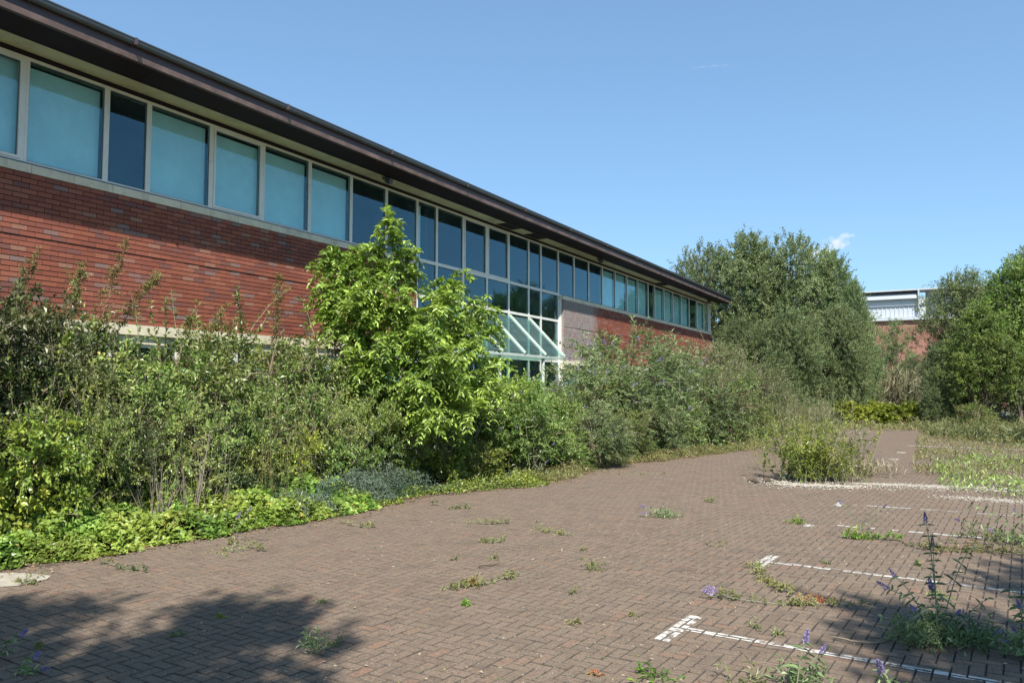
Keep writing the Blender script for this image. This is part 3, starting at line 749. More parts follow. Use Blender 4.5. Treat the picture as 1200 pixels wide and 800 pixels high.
# sloping glass canopy over the entrance
def canopy():
    bars_y = [16.47, 17.73, 18.98, 20.25, 21.52]
    zt, zb, xo = 3.95, 2.76, -10.12
    root = None; rb = MB()
    rb.boxes([[xo - .08, bars_y[0] - .05, zb - .10], [BX, bars_y[0] - .05, zb - .09], [BX, bars_y[-1] - .01, zb - .09]], [[xo, bars_y[-1] + .05, zb - .02], [xo - .081, bars_y[0] + .03, zb - .03], [xo - .081, bars_y[-1] + .05, zb - .03]])
    for y in bars_y[1:-1]: rb.boxes([BX, y - .03, zb - .085], [xo - .081, y + .03, zb - .035])
    root = fix('canopy', rb, M['canopy'])
    dx, dz = xo - BX, zb - zt
    for y in bars_y:
        n = np.array([-dz, dx]) / math.hypot(dx, dz)
        MB().prism([(BX + .0, zt - .02), (BX + .03 * n[0], zt + .045), (xo + .03 * n[0] + .02, zb + .03), (xo + .01, zb - .02)], y - .019, y + .019).build('glazing_bar', M['canopy'], root)
    for a, b in zip(bars_y[:-1], bars_y[1:]):
        MB().prism([(BX + .0, zt - .006), (BX + .004, zt + .004), (xo + .004, zb + .004), (xo, zb - .006)], a + .028, b - .028).build('pane', M['glass_green'], root)
    return root


canopy()
for y, zt in ((20.25, 2.7), (17.73, 2.7)):
    o = MB().tube(np.array([[-10.2, y, 0.], [-10.2, y, .9], [-10.2, y, 1.8], [-10.2, y, 2.655]])[None], .05, 12).build('canopy_post', M['canopy'], bld, True)

# far industrial hall
def far_hall():
    y = 98.0; t = thing('industrial_hall', 'distant brick hall with pale ribbed cladding and a curved grey roof', 'building', (0, y, 0))
    x0, x1 = -14, 10; rng = np.random.default_rng(2)
    MB().boxes([x0, 0, 0], [x1, 30, 9.7]).build('brick_wall', plain('far_brick', (.27, .13, .095), .9, .18, .6), t)
    cl = plain('cladding_white', (.46, .49, .52), .5, .05, .5); gr = plain('roof_grey', (.36, .39, .42), .5, .06, .5)
    MB().boxes([x0, -.35, 9.7], [x1, 0.3, 10.05]).build('fascia_band', cl, t)
    o = MB().boxes([x0, .3, 9.9], [-1.9, 30, 12.1]).build('cladding', cl, t)
    m1 = MB(); xs = np.arange(x0, -2.1, .45); m1.boxes(np.c_[xs, np.full(len(xs), .25), np.full(len(xs), 10.1)], np.c_[xs + .12, np.full(len(xs), .299), np.full(len(xs), 11.35)]).build('rib', cl, o)['kind'] = 'stuff'
    MB().boxes([x0, .1, 11.36], [-1.9, .298, 11.42]).build('trim', gr, o)
    m1 = MB(); a = np.linspace(0, pi / 2, 7); pr = [(-.2 + 2.6 * (1 - sin(q)) * 0 + 2.2 * (1 - cos(q)), 12.1 + .95 * sin(q)) for q in a]
    V = []; 
    for xx in (x0, -2.6): V += [(xx, p, z) for p, z in pr]
    n = len(pr); V += [(x0, 30, 13.05), (-2.6, 30, 13.05)]
    idx = [[i, i + 1, n + i + 1, n + i] for i in range(n - 1)] + [[n - 1, 2 * n, 2 * n + 1, 2 * n - 1]]
    m1.add(V, idx, 4).build('curved_roof', gr, t)
    MB().boxes([x0, -.25, 13.0], [x1, 2.6, 13.16]).build('eaves_trim', cl, t)
    MB().boxes([-2.6, -.3, 10.9], [-2.45, .25, 13.0]).build('downpipe', cl, t)
    MB().boxes([-1.9, 1.6, 9.9], [x1, 30, 12.99]).build('recessed_bay', gr, t)


far_hall()

# ================================================================== PLANTING
R_ = random.Random(4)
HED = [shrub_template(20 + i, 2.3, 1.15, M['hedge'], shoots=16, nsp=500, k=24, LL=.06, LW=.031, splen=.42) for i in range(4)]
HEDD = [shrub_template(40 + i, 2.3, 1.1, M['hedge_dark'], shoots=6, nsp=560, k=24, LL=.062, LW=.035, splen=.4) for i in range(2)]
BRI = [shrub_template(50 + i, 1.5, .85, M['bright'], nsp=380, k=22, LL=.065, LW=.042, shoots=3, six=True, splen=.35) for i in range(2)]
BUD = [shrub_template(60 + i, 2.6, 1.3, M['budd'], nsp=560, k=20, LL=.11, LW=.026, shoots=16, shoot_len=(.5, 1.0), paired=True, flowers=26, splen=.55, droop=.35) for i in range(3)]
GRN = [shrub_template(90 + i, 2.0, 1.15, M['mid'], shoots=5, nsp=620, k=26, LL=.08, LW=.034, flowers=10) for i in range(2)]
DRY = [shrub_template(70 + i, 2.2, 1.1, M['dryleaf'], nsp=460, k=24, LL=.06, LW=.018, shoots=22, shoot_len=(.4, .9), splen=.5, upb=.9) for i in range(2)]


def at_x(px, X):
    """sighting distance at which bearing px meets the line x = X"""
    return X / -((600 - px) / FPX * cos(YAW) + sin(YAW))


def shrub(tm, name, cat, px, ptop, depth, H0, label, group, wide=1.0):
    if depth < 0: depth = at_x(px, depth)
    p = spot(px, ptop, depth); sv = p[2] / H0 * 1.1
    return place(tm[R_.randrange(len(tm))], name, label, cat, (p[0], p[1]), R_.uniform(0, 6.28), (max(.72, min(1.35, sv)) * wide, sv), group)


G1, G2 = 'shrubs overgrowing the bed in front of the brick wall', 'shrubs in the bed beyond the glass canopy'
def hedge(tm, h, lst, g, name='shrub', cat='shrub'):
    for (px, pt, dp, lab, *w) in lst: shrub(tm, name, cat, px, pt, dp, h, lab, g, *(w or [1.0]))


hedge(HEDD, 2.3, [
    (-45, 330, -9.9, 'dark leaved tall shrub cut off by the left edge of the photo', .8),
    (12, 345, -10.1, 'dark tall shrub against the brick wall at the far left', .62),
    (60, 420, -9.9, 'dark shrub just right of the tall one at far left'),
    (-30, 470, -9.2, 'low dark shrub at the left edge behind the ivy', .8),
    (150, 475, -8.9, 'dark leaved shrub behind the dead grey stalks', .7),
    (255, 480, -8.9, 'dark hollow shrub above the ivy left of the lilac spike', .68)], G1)
hedge(HED, 2.3, [
    (105, 390, -10.1, 'olive shrub with tall sprigs under the brick band, near the left'),
    (185, 385, -10.1, 'olive shrub covering the ground floor window with pale mullion'),
    (240, 400, -10, 'olive shrub in the middle of the hedge under the sill stones'),
    (300, 392, -10.2, 'olive shrub close to the wall behind the lilac spike'),
    (345, 400, -10, 'olive shrub left of the lime tree with a dark sprig on top'),
    (395, 402, -10.2, 'olive shrub touching the left side of the lime tree'),
    (205, 450, -8.9, 'lower olive shrub in front of the window wall', .72),
    (300, 455, -8.9, 'lower olive shrub above the pale grass', .72),
    (375, 450, -8.9, 'lower olive shrub left of the lime tree', .72),
    (445, 455, -9.3, 'olive shrub in front of the lime tree trunk', .9),
    (100, 455, -8.9, 'lower olive shrub near the left edge above the ivy', .72)], G1)
hedge(BRI, 1.5, [
    (20, 478, -9, 'bright broad leaved shrub at the left edge above the ivy', .9),
    (50, 498, -8.75, 'bright broad leaved shrub just above the ivy, second from the left edge', .7),
    (125, 508, -8.75, 'small bright broad leaved shrub left of the dead stalks', .6),
    (85, 445, -9.5, 'bright yellow green shrub under the left window', .6),
    (335, 500, -8.8, 'bright green shrub behind the blue juniper', .7),
    (405, 492, -8.8, 'bright green shrub above the blue juniper', .7),
    (465, 502, -8.6, 'bright green shrub under the lime tree', .9),
    (520, 508, -8.3, 'bright green shrub at the foot of the lime tree, towards the paving', .85),
    (560, 520, -7.8, 'small bright shrub right of the lime tree near the paving', .8)], G1)
hedge(GRN, 2.0, [
    (545, 455, -8.9, 'mid green shrub right of the lime tree', 1.0),
    (598, 450, -8.3, 'rounded green shrub under the glass canopy', .95),
    (622, 470, -7.6, 'round green shrub nearest the paving bulge', .95),
    (440, 470, -8.7, 'green shrub under the left branches of the lime tree', .8),
    (640, 466, -8.0, 'green shrub right of the canopy posts', .85),
    (668, 525, -7.3, 'low green shrub at the bulge of the bed edge', .7)], G1)
hedge(BUD, 2.6, [
    (655, 455, 19.5, 'grey green buddleia just right of the canopy end'),
    (690, 425, 20.5, 'grey green buddleia before the whitened bricks'),
    (735, 392, 22.5, 'tallest buddleia, reaching the upper sill'),
    (700, 480, 18.0, 'lower buddleia with pale flowers in front of the canopy end', .9),
    (760, 455, 21.0, 'lower buddleia in the middle of the far bed', .95),
    (775, 415, 24.5, 'buddleia right of the tallest one', .95),
    (810, 425, 24.5, 'dark spreading buddleia near the paving, right part of the far bed', 1.0)], G2, 'buddleia_bush', 'buddleia')
hedge(HED, 2.3, [
    (735, 478, 19.8, 'low green shrub at the paving edge before the buddleias', .95),
    (790, 462, 22.3, 'low dark shrub at the paving edge', .95),
    (848, 440, 24.8, 'rounded low shrub at the right end of the far bed', 1.0),
    (715, 440, 21.4, 'green shrub between the first two buddleias', 1.0),
    (870, 460, 28.0, 'olive shrub before the big trees', 1.15)], G2)
hedge(DRY, 2.2, [
    (820, 412, 27.5, 'browning shrub under the last ribbon windows', 1.25),
    (855, 412, 30.0, 'tall browning shrub before the building corner', 1.3),
    (890, 436, 31.0, 'browning shrub left of the big trees', 1.1),
    (925, 468, 30.0, 'pale green feathery shrub before the big trees', .9),
    (965, 472, 33, 'pale feathery shrub right of centre under the big trees', .7),
    ], G2)

# tall sprigs rising against the brick wall
def sprigs():
    rng = np.random.default_rng(77)
    for (px, pt, dp, pb, lean, lab) in ((150, 282, 9.6, 470, 40, 'tallest leafy sprig rising before the brick wall'), (185, 325, 9.9, 460, 62, 'leaning leafy sprig right of the tallest one'),
                                        (95, 312, 9.5, 440, 14, 'thin yellowish sprig left of the tallest one'), (46, 300, 9.2, 420, 40, 'sprig leaning over the dark shrub at far left'),
                                        (328, 322, 11.0, 440, 4, 'dark sprig standing up near the lime tree'), (262, 366, 10.6, 450, 24, 'short sprig in the middle of the hedge'), (62, 365, 9.3, 450, 10, 'short curled sprig at far left'),
                                        (385, 352, 11.4, 430, -8, 'sprig beside the left branches of the lime tree'), (225, 372, 10.4, 450, 8, 'thin sprig just below the brick band')):
        lm, sm = MB(), MB(); dp = at_x(px, -9.9); tip = spot(px, pt, dp); base = spot(px - lean * 1.5, pb, dp)
        g = base.copy(); g[2] = .0
        pts = [bez(g, base + [0, 0, .5], tip, t) for t in np.linspace(0, 1, 12)]; C = np.array(pts) - g
        sm.tube(C[None], np.linspace(.011, .003, 12)[None], 5)
        n = 75; t = rng.uniform(.4, 1, n); P = np.array([np.interp(t, np.linspace(0, 1, 12), C[:, k]) for k in range(3)]).T
        sprays(lm, sm, P, rng.normal(size=(n, 3)) * .5 + [0, 0, .8], rng.uniform(.10, .24, n) * (1.5 - t), rng, 15, .042, .022, droop=.2, r0=.003)
        o = thing('sprig', lab, 'sprig', (g[0], g[1], 0), 0, 'sprigs standing up out of the hedge'); lm.build('foliage', M['sprig'], o); sm.build('stem', M['twig'], o)


sprigs()


# the young lime-green tree with drooping compound leaves
def lime_tree():
    rng = np.random.default_rng(9); base = spot(478, 560, 14.4); g = np.array([base[0], base[1], 0.])
    t = thing('young_tree', 'bright lime green young tree with drooping compound leaves before the windows', 'tree', g)
    lm, sm, tm = MB(), MB(), MB()
    top = spot(458, 262, 14.6) - g
    def arr(l): return np.array(l)
    # leader and side stems aimed into the outline of the crown
    tips = [(458, 264, 0), (432, 330, -.6), (405, 300, .3), (376, 318, .2), (372, 360, .4), (398, 390, -.4), (480, 300, .5), (540, 330, .4), (520, 352, -.5), (575, 388, .2), (560, 405, -.7), (585, 430, .3), (500, 390, -.9), (450, 400, -1.0), (415, 352, -.7), (545, 450, -.9), (490, 450, -1.2), (470, 350, -.6), (520, 420, -1.1), (590, 455, -.2), (430, 440, -.8), (555, 480, -.8), (500, 490, -1.2), (396, 338, 0), (484, 372, .6), (548, 368, .6), (440, 290, .2), (380, 345, -.3), (388, 302, 0), (384, 375, -.5), (410, 420, -.9), (572, 360, .3)]
    P = [spot(x, y, 14.5 + d) - g for x, y, d in tips]
    tt = np.linspace(0, 1, 10); lead = np.array([bez(arr([0, 0, 0]), top * .5 + [.15, -.1, .1], top, q) for q in tt]); tm.tube(lead[None], np.linspace(.055, .012, 10)[None], 7)
    tm.tube((lead * [1.25, .8, .8] + [.12, .05, 0])[None], np.linspace(.04, .01, 10)[None], 6)
    PP, DD, LN = [], [], []
    for p in P:
        h = np.clip(p[2] * .62 / top[2], .12, .9); s = np.array([np.interp(h, tt, lead[:, k]) for k in range(3)])
        c = np.array([bez(s, (s + p) / 2 + [0, 0, .22], p, q) for q in np.linspace(0, 1, 9)])
        sm.tube(c[None], np.linspace(.018, .005, 9)[None], 5)
        n = 38; q = rng.uniform(.3, 1.02, n) ** .8; at = np.array([np.interp(q, np.linspace(0, 1, 9), c[:, k]) for k in range(3)]).T
        ax = unit(c[-1] - c[3]); dirs = unit(rng.normal(size=(n, 3)) * .75 + ax * .6 + [0, 0, .35])
        # side twigs carrying the compound leaves
        at2 = at + dirs * rng.uniform(.04, .42, n)[:, None] * (1.15 - q * .75)[:, None]
        C = np.stack([at, (at + at2) / 2 + [0, 0, .02], at2], 1); sm.tube(C, np.array([[.005, .004, .003]]).repeat(n, 0), 3)
        PP.append(at2); DD.append(dirs + rng.normal(size=(n, 3)) * .4); LN.append(rng.uniform(.2, .35, n))
    PP = np.vstack(PP); DD = np.vstack(DD); LN = np.concatenate(LN)
    # per site: one compound leaf of 5 pairs
    sprays(lm, sm, PP, DD, LN, rng, 12, .115, .044, droop=.55, side=.75, fwd=.5, spread=.004, r0=.003, paired=True, six=True, t0=.2, vj=.3, up=.8)
    sprays(lm, sm, PP, DD * [-1, -1, .6] + rng.normal(size=PP.shape) * .5, LN * .9, rng, 12, .105, .04, droop=.6, side=.75, fwd=.5, spread=.004, r0=.003, paired=True, six=True, t0=.2, vj=.3, up=.8)
    lm.build('crown', M['pinnate'], t); tm.build('trunk', M['bark'], t, True); sm.build('branches', M['stalk'], t)


lime_tree()

# ---- ground cover
def edge_x(y): return np.interp(y, EDGE[:, 1], EDGE[:, 0])


def ivy():
    rng = np.random.default_rng(14); n = 30000
    y = 2.2 + (9.3 - 2.2) * rng.uniform(0, 1, n) ** 1.0; w = rng.uniform(-.06, 1.45, n)
    wob = .07 * np.sin(y * 5.1) + .05 * np.sin(y * 11.7 + 1) + .04 * np.sin(y * 23)
    w = np.where(w < 0, w * .5, w)
    x = edge_x(y) - w + wob
    prof = .03 + (.14 * np.clip(w / .15, 0, 1) + (.32 - .12 * np.clip((y - 6) / 3, 0, 1)) * np.clip(w / 1.1, 0, 1)) * (1 + .22 * np.sin(y * 3.3 + w * 4) + .16 * np.sin(y * 7.7 - w * 9))
    z = np.maximum(.03, prof * rng.uniform(.4, 1.0, n) ** .4)
    P = np.c_[x, y, z]; D = np.c_[rng.normal(size=(n, 2)) + [.5, -.3], rng.normal(size=n) * .25 - .15]
    # five-pointed leaf
    D = unit(D); nrm = unit(rng.normal(size=(n, 3)) * .55 + [.35, -.35, .75]); S = unit(np.cross(D, nrm)); N = np.cross(S, D)
    L = (.066 * rng.uniform(.5, 1.2, n))[:, None]
    rim = [(-.12, 0), (-.05, .36), (.35, .55), (.55, .30), (1.0, 0), (.55, -.30), (.35, -.55), (-.05, -.36)]
    V = np.stack([P + D * L * .3 - N * L * .1] + [P + D * L * a + S * L * b + N * L * (.06 * math.cos(k * 2.3)) for k, (a, b) in enumerate(rim)], 1)
    f = np.array([[0, k + 1, (k + 1) % 8 + 1] for k in range(8)])
    patch = .5 + .25 * np.sin(x * 5) * np.sin(y * 3.1)
    v = np.clip(patch + rng.normal(size=n) * .22, 0, .97); v[rng.uniform(size=n) < .012] = 1.
    mb = MB(); mb.add(V, f[None] + 9 * np.arange(n)[:, None, None], 3, np.repeat(v, 8))
    o = mb.build('ivy_cover', M['ivy']); tag(o, 'bright green ivy spilling onto the paving along the bed edge at lower left', 'ivy', kind='stuff')


ivy()


def groundcover(name, label, cat, y0, y1, w0, w1, n, h, LL, LW, m, seed, six=False, hang=0.0, D0=(0, 0, .6)):
    rng = np.random.default_rng(seed); y = rng.uniform(y0, y1, n); w = rng.uniform(w0, w1, n)
    x = edge_x(y) - w + .07 * np.sin(y * 4.1) + .05 * np.sin(y * 9.7 + 1)
    cl = .55 + .45 * np.sin(y * 2.7 + seed) * np.sin(w * 5 + y * 1.3)
    z = np.maximum(.015, h * cl * rng.uniform(0, 1, n) ** .8 * np.clip((w - w0) / .3 + .15, 0, 1))
    lm = MB(); leaves(lm, np.c_[x, y, z], rng.normal(size=(n, 3)) * [1, 1, .5] + D0, LL * rng.uniform(.5, 1.3, n), LW * rng.uniform(.6, 1.3, n), rng, np.clip(cl * .7 + rng.normal(size=n) * .25, 0, 1), six=six)
    tag(lm.build(name, m), label, cat, kind='stuff')


groundcover('ground_cover', 'low yellow green ground cover at the bed edge below the lime tree', 'ground cover', 8.2, 13.6, -.05, .7, 7000, .22, .05, .03, M['bright'], 3)
groundcover('juniper_cover', 'blue green juniper spreading low behind the ivy', 'juniper', 7.7, 11.0, .12, 1.6, 22000, .55, .08, .015, M['juniper'], 8)
groundcover('leaf_fringe', 'dusty mixed weeds fringing the far bed along the paving', 'weeds', 13.4, 26, -.15, .8, 11000, .25, .09, .02, M['weed'], 4)
groundcover('undergrowth', 'deep green undergrowth beneath the shrubs', 'undergrowth', 2.5, 17, .9, 3.2, 15000, .7, .06, .032, M['hedge_dark'], 5)
groundcover('undergrowth', 'undergrowth beneath the buddleias of the far bed', 'undergrowth', 16, 36, .4, 4.5, 9000, .7, .12, .05, M['hedge'], 6)


def stalks(name, label, cat, centre, n, H, rad, m, seed, lean=.12, kind=None, r=.004, group=None, blades=0, bl=.3):
    rng = np.random.default_rng(seed); mb = MB(); B = np.c_[rng.normal(size=(n, 2)) * rad, np.zeros(n)]
    hh = H * rng.uniform(.55, 1.05, n); T = B + np.c_[rng.normal(size=(n, 2)) * lean * hh[:, None], hh]
    Mi = (B + T) / 2 + rng.normal(size=(n, 3)) * .02 * H
    C = np.stack([bez(B, Mi, T, np.full(n, t)) for t in (0, .3, .6, 1)], 1); mb.tube(C, np.array([[1, .8, .6, .35]]) * r * rng.uniform(.6, 1.3, (n, 1)), 3, v=.6)
    if blades:
        k = rng.integers(0, n, blades); t = rng.uniform(.1, 1, blades); P = bez(B[k], Mi[k], T[k], t)
        leaves(mb, P, rng.normal(size=(blades, 3)) * .5 + [0, 0, .8], bl * rng.uniform(.5, 1.2, blades), np.full(blades, bl * .06), rng, rng.uniform(0, 1, blades), up=.2)
    o = link(name, mb.mesh(name, m), None, (centre[0], centre[1], 0.02)); tag(o, label, cat, group, kind); return o


for px, py, dp, lab, h, n in ((185, 575, at_x(185, -8.25), 'bundle of dead grey stalks left of the others above the ivy', .95, 26), (222, 570, at_x(222, -8.25), 'tallest bundle of dead grey stalks above the ivy', 1.25, 22), (250, 568, at_x(250, -8.25), 'thin bundle of dead stalks at right of the other two', 1.15, 14)):
    p = spot(px, py, dp); stalks('dead_stalks', lab, 'dead stalks', p, n, h, .09, M['dead'], int(px), .2, r=.0055, group='dead stalks standing out of the ivy')
p = spot(205, 600, at_x(205, -8.5)); stalks('grass_tuft', 'green grass tuft growing behind the ivy beside the dead stalks', 'grass', p, 40, .42, .16, M['weed'], 3, .25, r=.002, blades=260, bl=.2)
p = spot(110, 600, at_x(110, -8.6)); stalks('grass_tuft', 'grass tuft behind the ivy near the left edge', 'grass', p, 40, .42, .2, M['weed'], 6, .3, r=.002, blades=260, bl=.2)
p = spot(315, 560, at_x(315, -8.1)); stalks('tall_weed', 'tall thin pale weed stems rising right of the dead stalks', 'weed', p, 10, 1.7, .1, M['weed'], 9, .06, blades=260, bl=.1)
p = spot(350, 560, at_x(350, -8.1)); stalks('tall_weed', 'tall pale weed stem left of the juniper', 'weed', p, 8, 1.6, .12, M['weed'], 12, .08, blades=240, bl=.1)

# ================================================================== TREES
TR = [tree_template(100, 11.2, 3.9, M['tree'], z0=.06, nl=62, nsp=3600, k=22, LL=.15, LW=.07), tree_template(101, 11.2, 3.5, M['tree'], z0=.05, nl=62, nsp=3500, k=22, LL=.15, LW=.07, upright=.9), tree_template(102, 8, 2.7, M['tree'], z0=.06, nl=46, nsp=2500, k=22, LL=.12, LW=.055, trunk_r=.1)]
TL = [tree_template(110, 7.6, 2.6, M['tree_lime'], z0=.16, nl=40, nsp=1900, k=20, LL=.14, LW=.075, trunk_r=.09, splen=.7, upright=.35)]
TK = [tree_template(111, 7.6, 2.6, M['tree_lime'], z0=.30, nl=36, nsp=1700, k=20, LL=.14, LW=.075, trunk_r=.11, splen=.7, upright=.35)]
TN = [tree_template(120, 7.2, 1.25, M['tree'], z0=.03, nl=30, nsp=1000, k=20, LL=.11, LW=.05, trunk_r=.07, splen=.55)]


def tree(tm, i, px, pt, dp, H0, lab, group, wide=1.0, name='tree'):
    p = spot(px, pt, dp); s = p[2] / H0; return place(tm[i], name, lab, 'tree', (p[0], p[1]), R_.uniform(0, 6.28), (s * wide, s), group)


GT = 'tall trees beyond the end of the office building'
tree(TR, 0, 828, 298, 52, 11.2, 'leftmost tall grey green tree, rising behind the roof corner', GT, .85)
tree(TR, 1, 876, 286, 50, 11.2, 'tallest grey green tree with the pointed top, second from the roof corner', GT, .95)
tree(TR, 0, 925, 288, 49, 11.2, 'broad grey green tree in the middle of the tall group', GT, .95)
tree(TR, 1, 972, 306, 47, 11.2, 'rightmost tree of the tall group, below the small cloud', GT, .85)
tree(TR, 2, 985, 365, 43, 8, 'lower tree in front of the tall group on its right side', GT, .95)
tree(TR, 1, 1000, 338, 45, 11.2, 'tree forming the right shoulder of the tall group', GT, .62)
tree(TR, 2, 925, 372, 42, 8, 'lower tree in front of the middle of the tall group', GT, 1.1)
tree(TR, 2, 868, 380, 44, 8, 'lower tree just right of the building corner', GT, 1.0)
GR = 'trees at the right side of the car park'
tree(TR, 2, 1128, 328, 43, 8, 'grey green tree with feathery top, left of the trees at right', GR, .95)
tree(TK, 0, 1150, 366, 38, 7.6, 'lime green tree in front of the feathery one at right', GR, .95)
tree(TK, 0, 1190, 318, 39, 7.6, 'tree with a visible dark trunk at the right edge', GR, .9)
tree(TR, 2, 1215, 300, 43, 8, 'dark leaved tree cut by the right edge', GR, 1.0)
tree(TR, 2, 1108, 405, 42, 8, 'low dense dark tree at the left foot of the right hand trees', GR, .95)
tree(TR, 2, 1100, 432, 39, 8, 'low dense dark bushy tree under the lime green one', GR, 1.0)
tree(TR, 2, 1235, 330, 52, 8, 'tree standing behind the right edge trees', GR, 1.2)
tree(TN, 0, 1048, 378, 62, 7.2, 'small narrow tree standing before the distant brick hall', 'small trees before the distant hall')
tree(TN, 0, 1026, 425, 60, 7.2, 'lower narrow tree left of the small one before the hall', 'small trees before the distant hall', 1.6)
tree(TN, 0, 1072, 418, 58, 7.2, 'lower narrow tree right of the small one before the hall', 'small trees before the distant hall', 1.6)
# trees beside and behind the viewer whose shade falls on the paving
SH = [tree_template(130, 7.2, 2.1, M['tree'], z0=.45, nl=34, nsp=760, k=30, LL=.15, LW=.085, trunk_r=.12, splen=.8)]
def shade(gx, gy, h, lab, s=1.0, rz=0):
    h = 5.1 * 1.35; c = 1 / tan(SUN_EL); x, y = gx + cos(SUN_R) * h * c, gy - sin(SUN_R) * h * c
    place(SH[0], 'tree', lab, 'tree', (x, y), rz, (s, 1.35), 'trees standing behind the viewer')
shade(-4.9, 1.35, 5.2, 'tree behind the viewer shading the lower left paving', .66, 1.0)
shade(-3.4, 2.2, 4.9, 'second tree behind the viewer shading the lower left paving', .55, 2.5)
shade(2.4, 6.8, 5.2, 'tree right of the viewer shading the lower right paving', .62, 4.0)
shade(1.15, 4.7, 5.2, 'second tree right of the viewer', .56, .6)
place(TR[2], 'tree', 'tree beyond the right edge whose shade falls on the grass at right', 'tree', (5.9, 29), 1.3, (1., 1.), GR)

# far strip: reeds, yellow-green plants
for (px, py, dp, lab) in ((1022, 487, 50, 'pale reeds at the far end of the car park, left clump'), (1040, 487, 51, 'pale reeds at the far end of the car park, middle clump'), (1056, 487, 50, 'pale reeds at the far end of the car park, right clump')):
    p = spot(px, py, dp); stalks('reeds', lab, 'reeds', p, 420, 2.9, .8, M['reed'], px, .08, r=.012, group='reeds at the far end', blades=1400, bl=.8)
YL = [shrub_template(80, .8, .8, M['yellow'], nsp=260, k=20, LL=.11, LW=.06, six=False, splen=.3)]
for (px, lab, w) in ((1010, 'low yellow green plant at the far end, left one', 1.7), (1034, 'low yellow green plant at the far end, middle one', 1.9), (1058, 'low yellow green plant at the far end, right one', 1.5)):
    p = spot(px, 473, 41); place(YL[0], 'low_plant', lab, 'plant', (p[0], p[1]), px, (w, p[2] / .8), 'yellow green plants at the far end')
for (px, py, dp, lab, h) in ((968, 480, 42, 'pale low bush left of the yellow green plants', 1.), (1086, 482, 41, 'low green bush at the foot of the right trees', .9), (1110, 484, 39, 'low bush under the lime tree', .9), (1142, 486, 37, 'low shaded bush left of the tree trunk', .8)):
    p = spot(px, py - 15, dp); place(HED[0], 'shrub', lab, 'shrub', (p[0], p[1]), px, (.9, max(.35, p[2] / 2.3)), 'low bushes along the far edge')


def patch(name, label, cat, poly, n, h, LL, LW, m, seed, hv=.9):
    """loose weeds over an area given by ground corners"""
    rng = np.random.default_rng(seed); A = np.array(poly, float); u, w = rng.uniform(0, 1, (2, n))
    P = (A[0] * ((1 - u) * (1 - w))[:, None] + A[1] * (u * (1 - w))[:, None] + A[2] * (u * w)[:, None] + A[3] * ((1 - u) * w)[:, None])
    cl = np.sin(P[:, 0] * 2.1 + seed) * np.sin(P[:, 1] * 1.1 + seed * 2) + .5 * np.sin(P[:, 0] * 5.3) * np.sin(P[:, 1] * 3.7) + rng.normal(size=n) * .25
    k = cl > -.15; P = P[k]; cl = cl[k]; n = len(P); z = h * np.clip(cl + .15, .05, 1.2) * rng.uniform(0, 1, n)
    mb = MB(); leaves(mb, np.c_[P, z], rng.normal(size=(n, 3)) * [.8, .8, .3] + [0, 0, hv], LL * rng.uniform(.5, 1.3, n), LW * rng.uniform(.6, 1.3, n), rng, rng.uniform(0, 1, n), up=.4)
    tag(mb.build(name, m), label, cat, kind='stuff')


def gp(*pts): return [tuple(gnd(*p)[:2]) for p in pts]
patch('weed_patch', 'lush weeds growing over the bays at right, before the pale strip', 'weeds', gp((1100, 572), (1215, 590), (1215, 538), (1095, 540)), 2300, .26, .10, .02, M['mid'], 3)
patch('weed_patch', 'thin weeds over the far bay lines', 'weeds', gp((1070, 556), (1215, 570), (1215, 505), (1075, 508)), 9000, .22, .11, .02, M['weed'], 5)
patch('weed_patch', 'grass in the shade of the right hand trees', 'grass', gp((1090, 512), (1230, 530), (1230, 492), (1060, 496)), 12000, .45, .25, .03, M['weed'], 8)
patch('weed_patch', 'sparse green growth across the far end of the car park', 'weeds', gp((930, 505), (1075, 505), (1075, 490), (930, 490)), 8000, .22, .18, .04, M['weed'], 9)
patch('weed_patch', 'pale weeds on the paving between the far bed and the leafy clump', 'weeds', gp((880, 512), (960, 512), (1000, 494), (900, 494)), 6000, .45, .16, .03, M['weed'], 10)

# pale sand strip and stones across the bays
def strip(name, label, a, b, wd, seed, m, z=.006):
    rng = np.random.default_rng(seed); n = 60; a, b = np.array(a), np.array(b); t = np.linspace(0, 1, n)[:, None]
    c = a + (b - a) * t; d = (b - a) / np.linalg.norm(b - a); nn = np.array([-d[1], d[0]])
    env = np.sin(np.clip(t * 1.04, 0, 1) * pi) ** .35
    up = wd * env * (.55 + .45 * np.abs(np.sin(t * 17 + seed) * np.cos(t * 41))) + rng.normal(size=(n, 1)) * wd * .12
    dn = wd * env * (.55 + .45 * np.abs(np.cos(t * 13 + seed * 2) * np.sin(t * 37))) + rng.normal(size=(n, 1)) * wd * .12
    V = np.vstack([np.c_[c + nn * up, np.full(n, z)], np.c_[c, np.full(n, z + .012)], np.c_[c - nn * dn, np.full(n, z)]])
    i = np.arange(n - 1); mb = MB(); mb.add(V, np.vstack([np.c_[i + n, i + n + 1, i + 1, i], np.c_[i + 2 * n, i + 2 * n + 1, i + n + 1, i + n]]), 4)
    tag(mb.build(name, m, None, True), label, 'sand', kind='stuff')


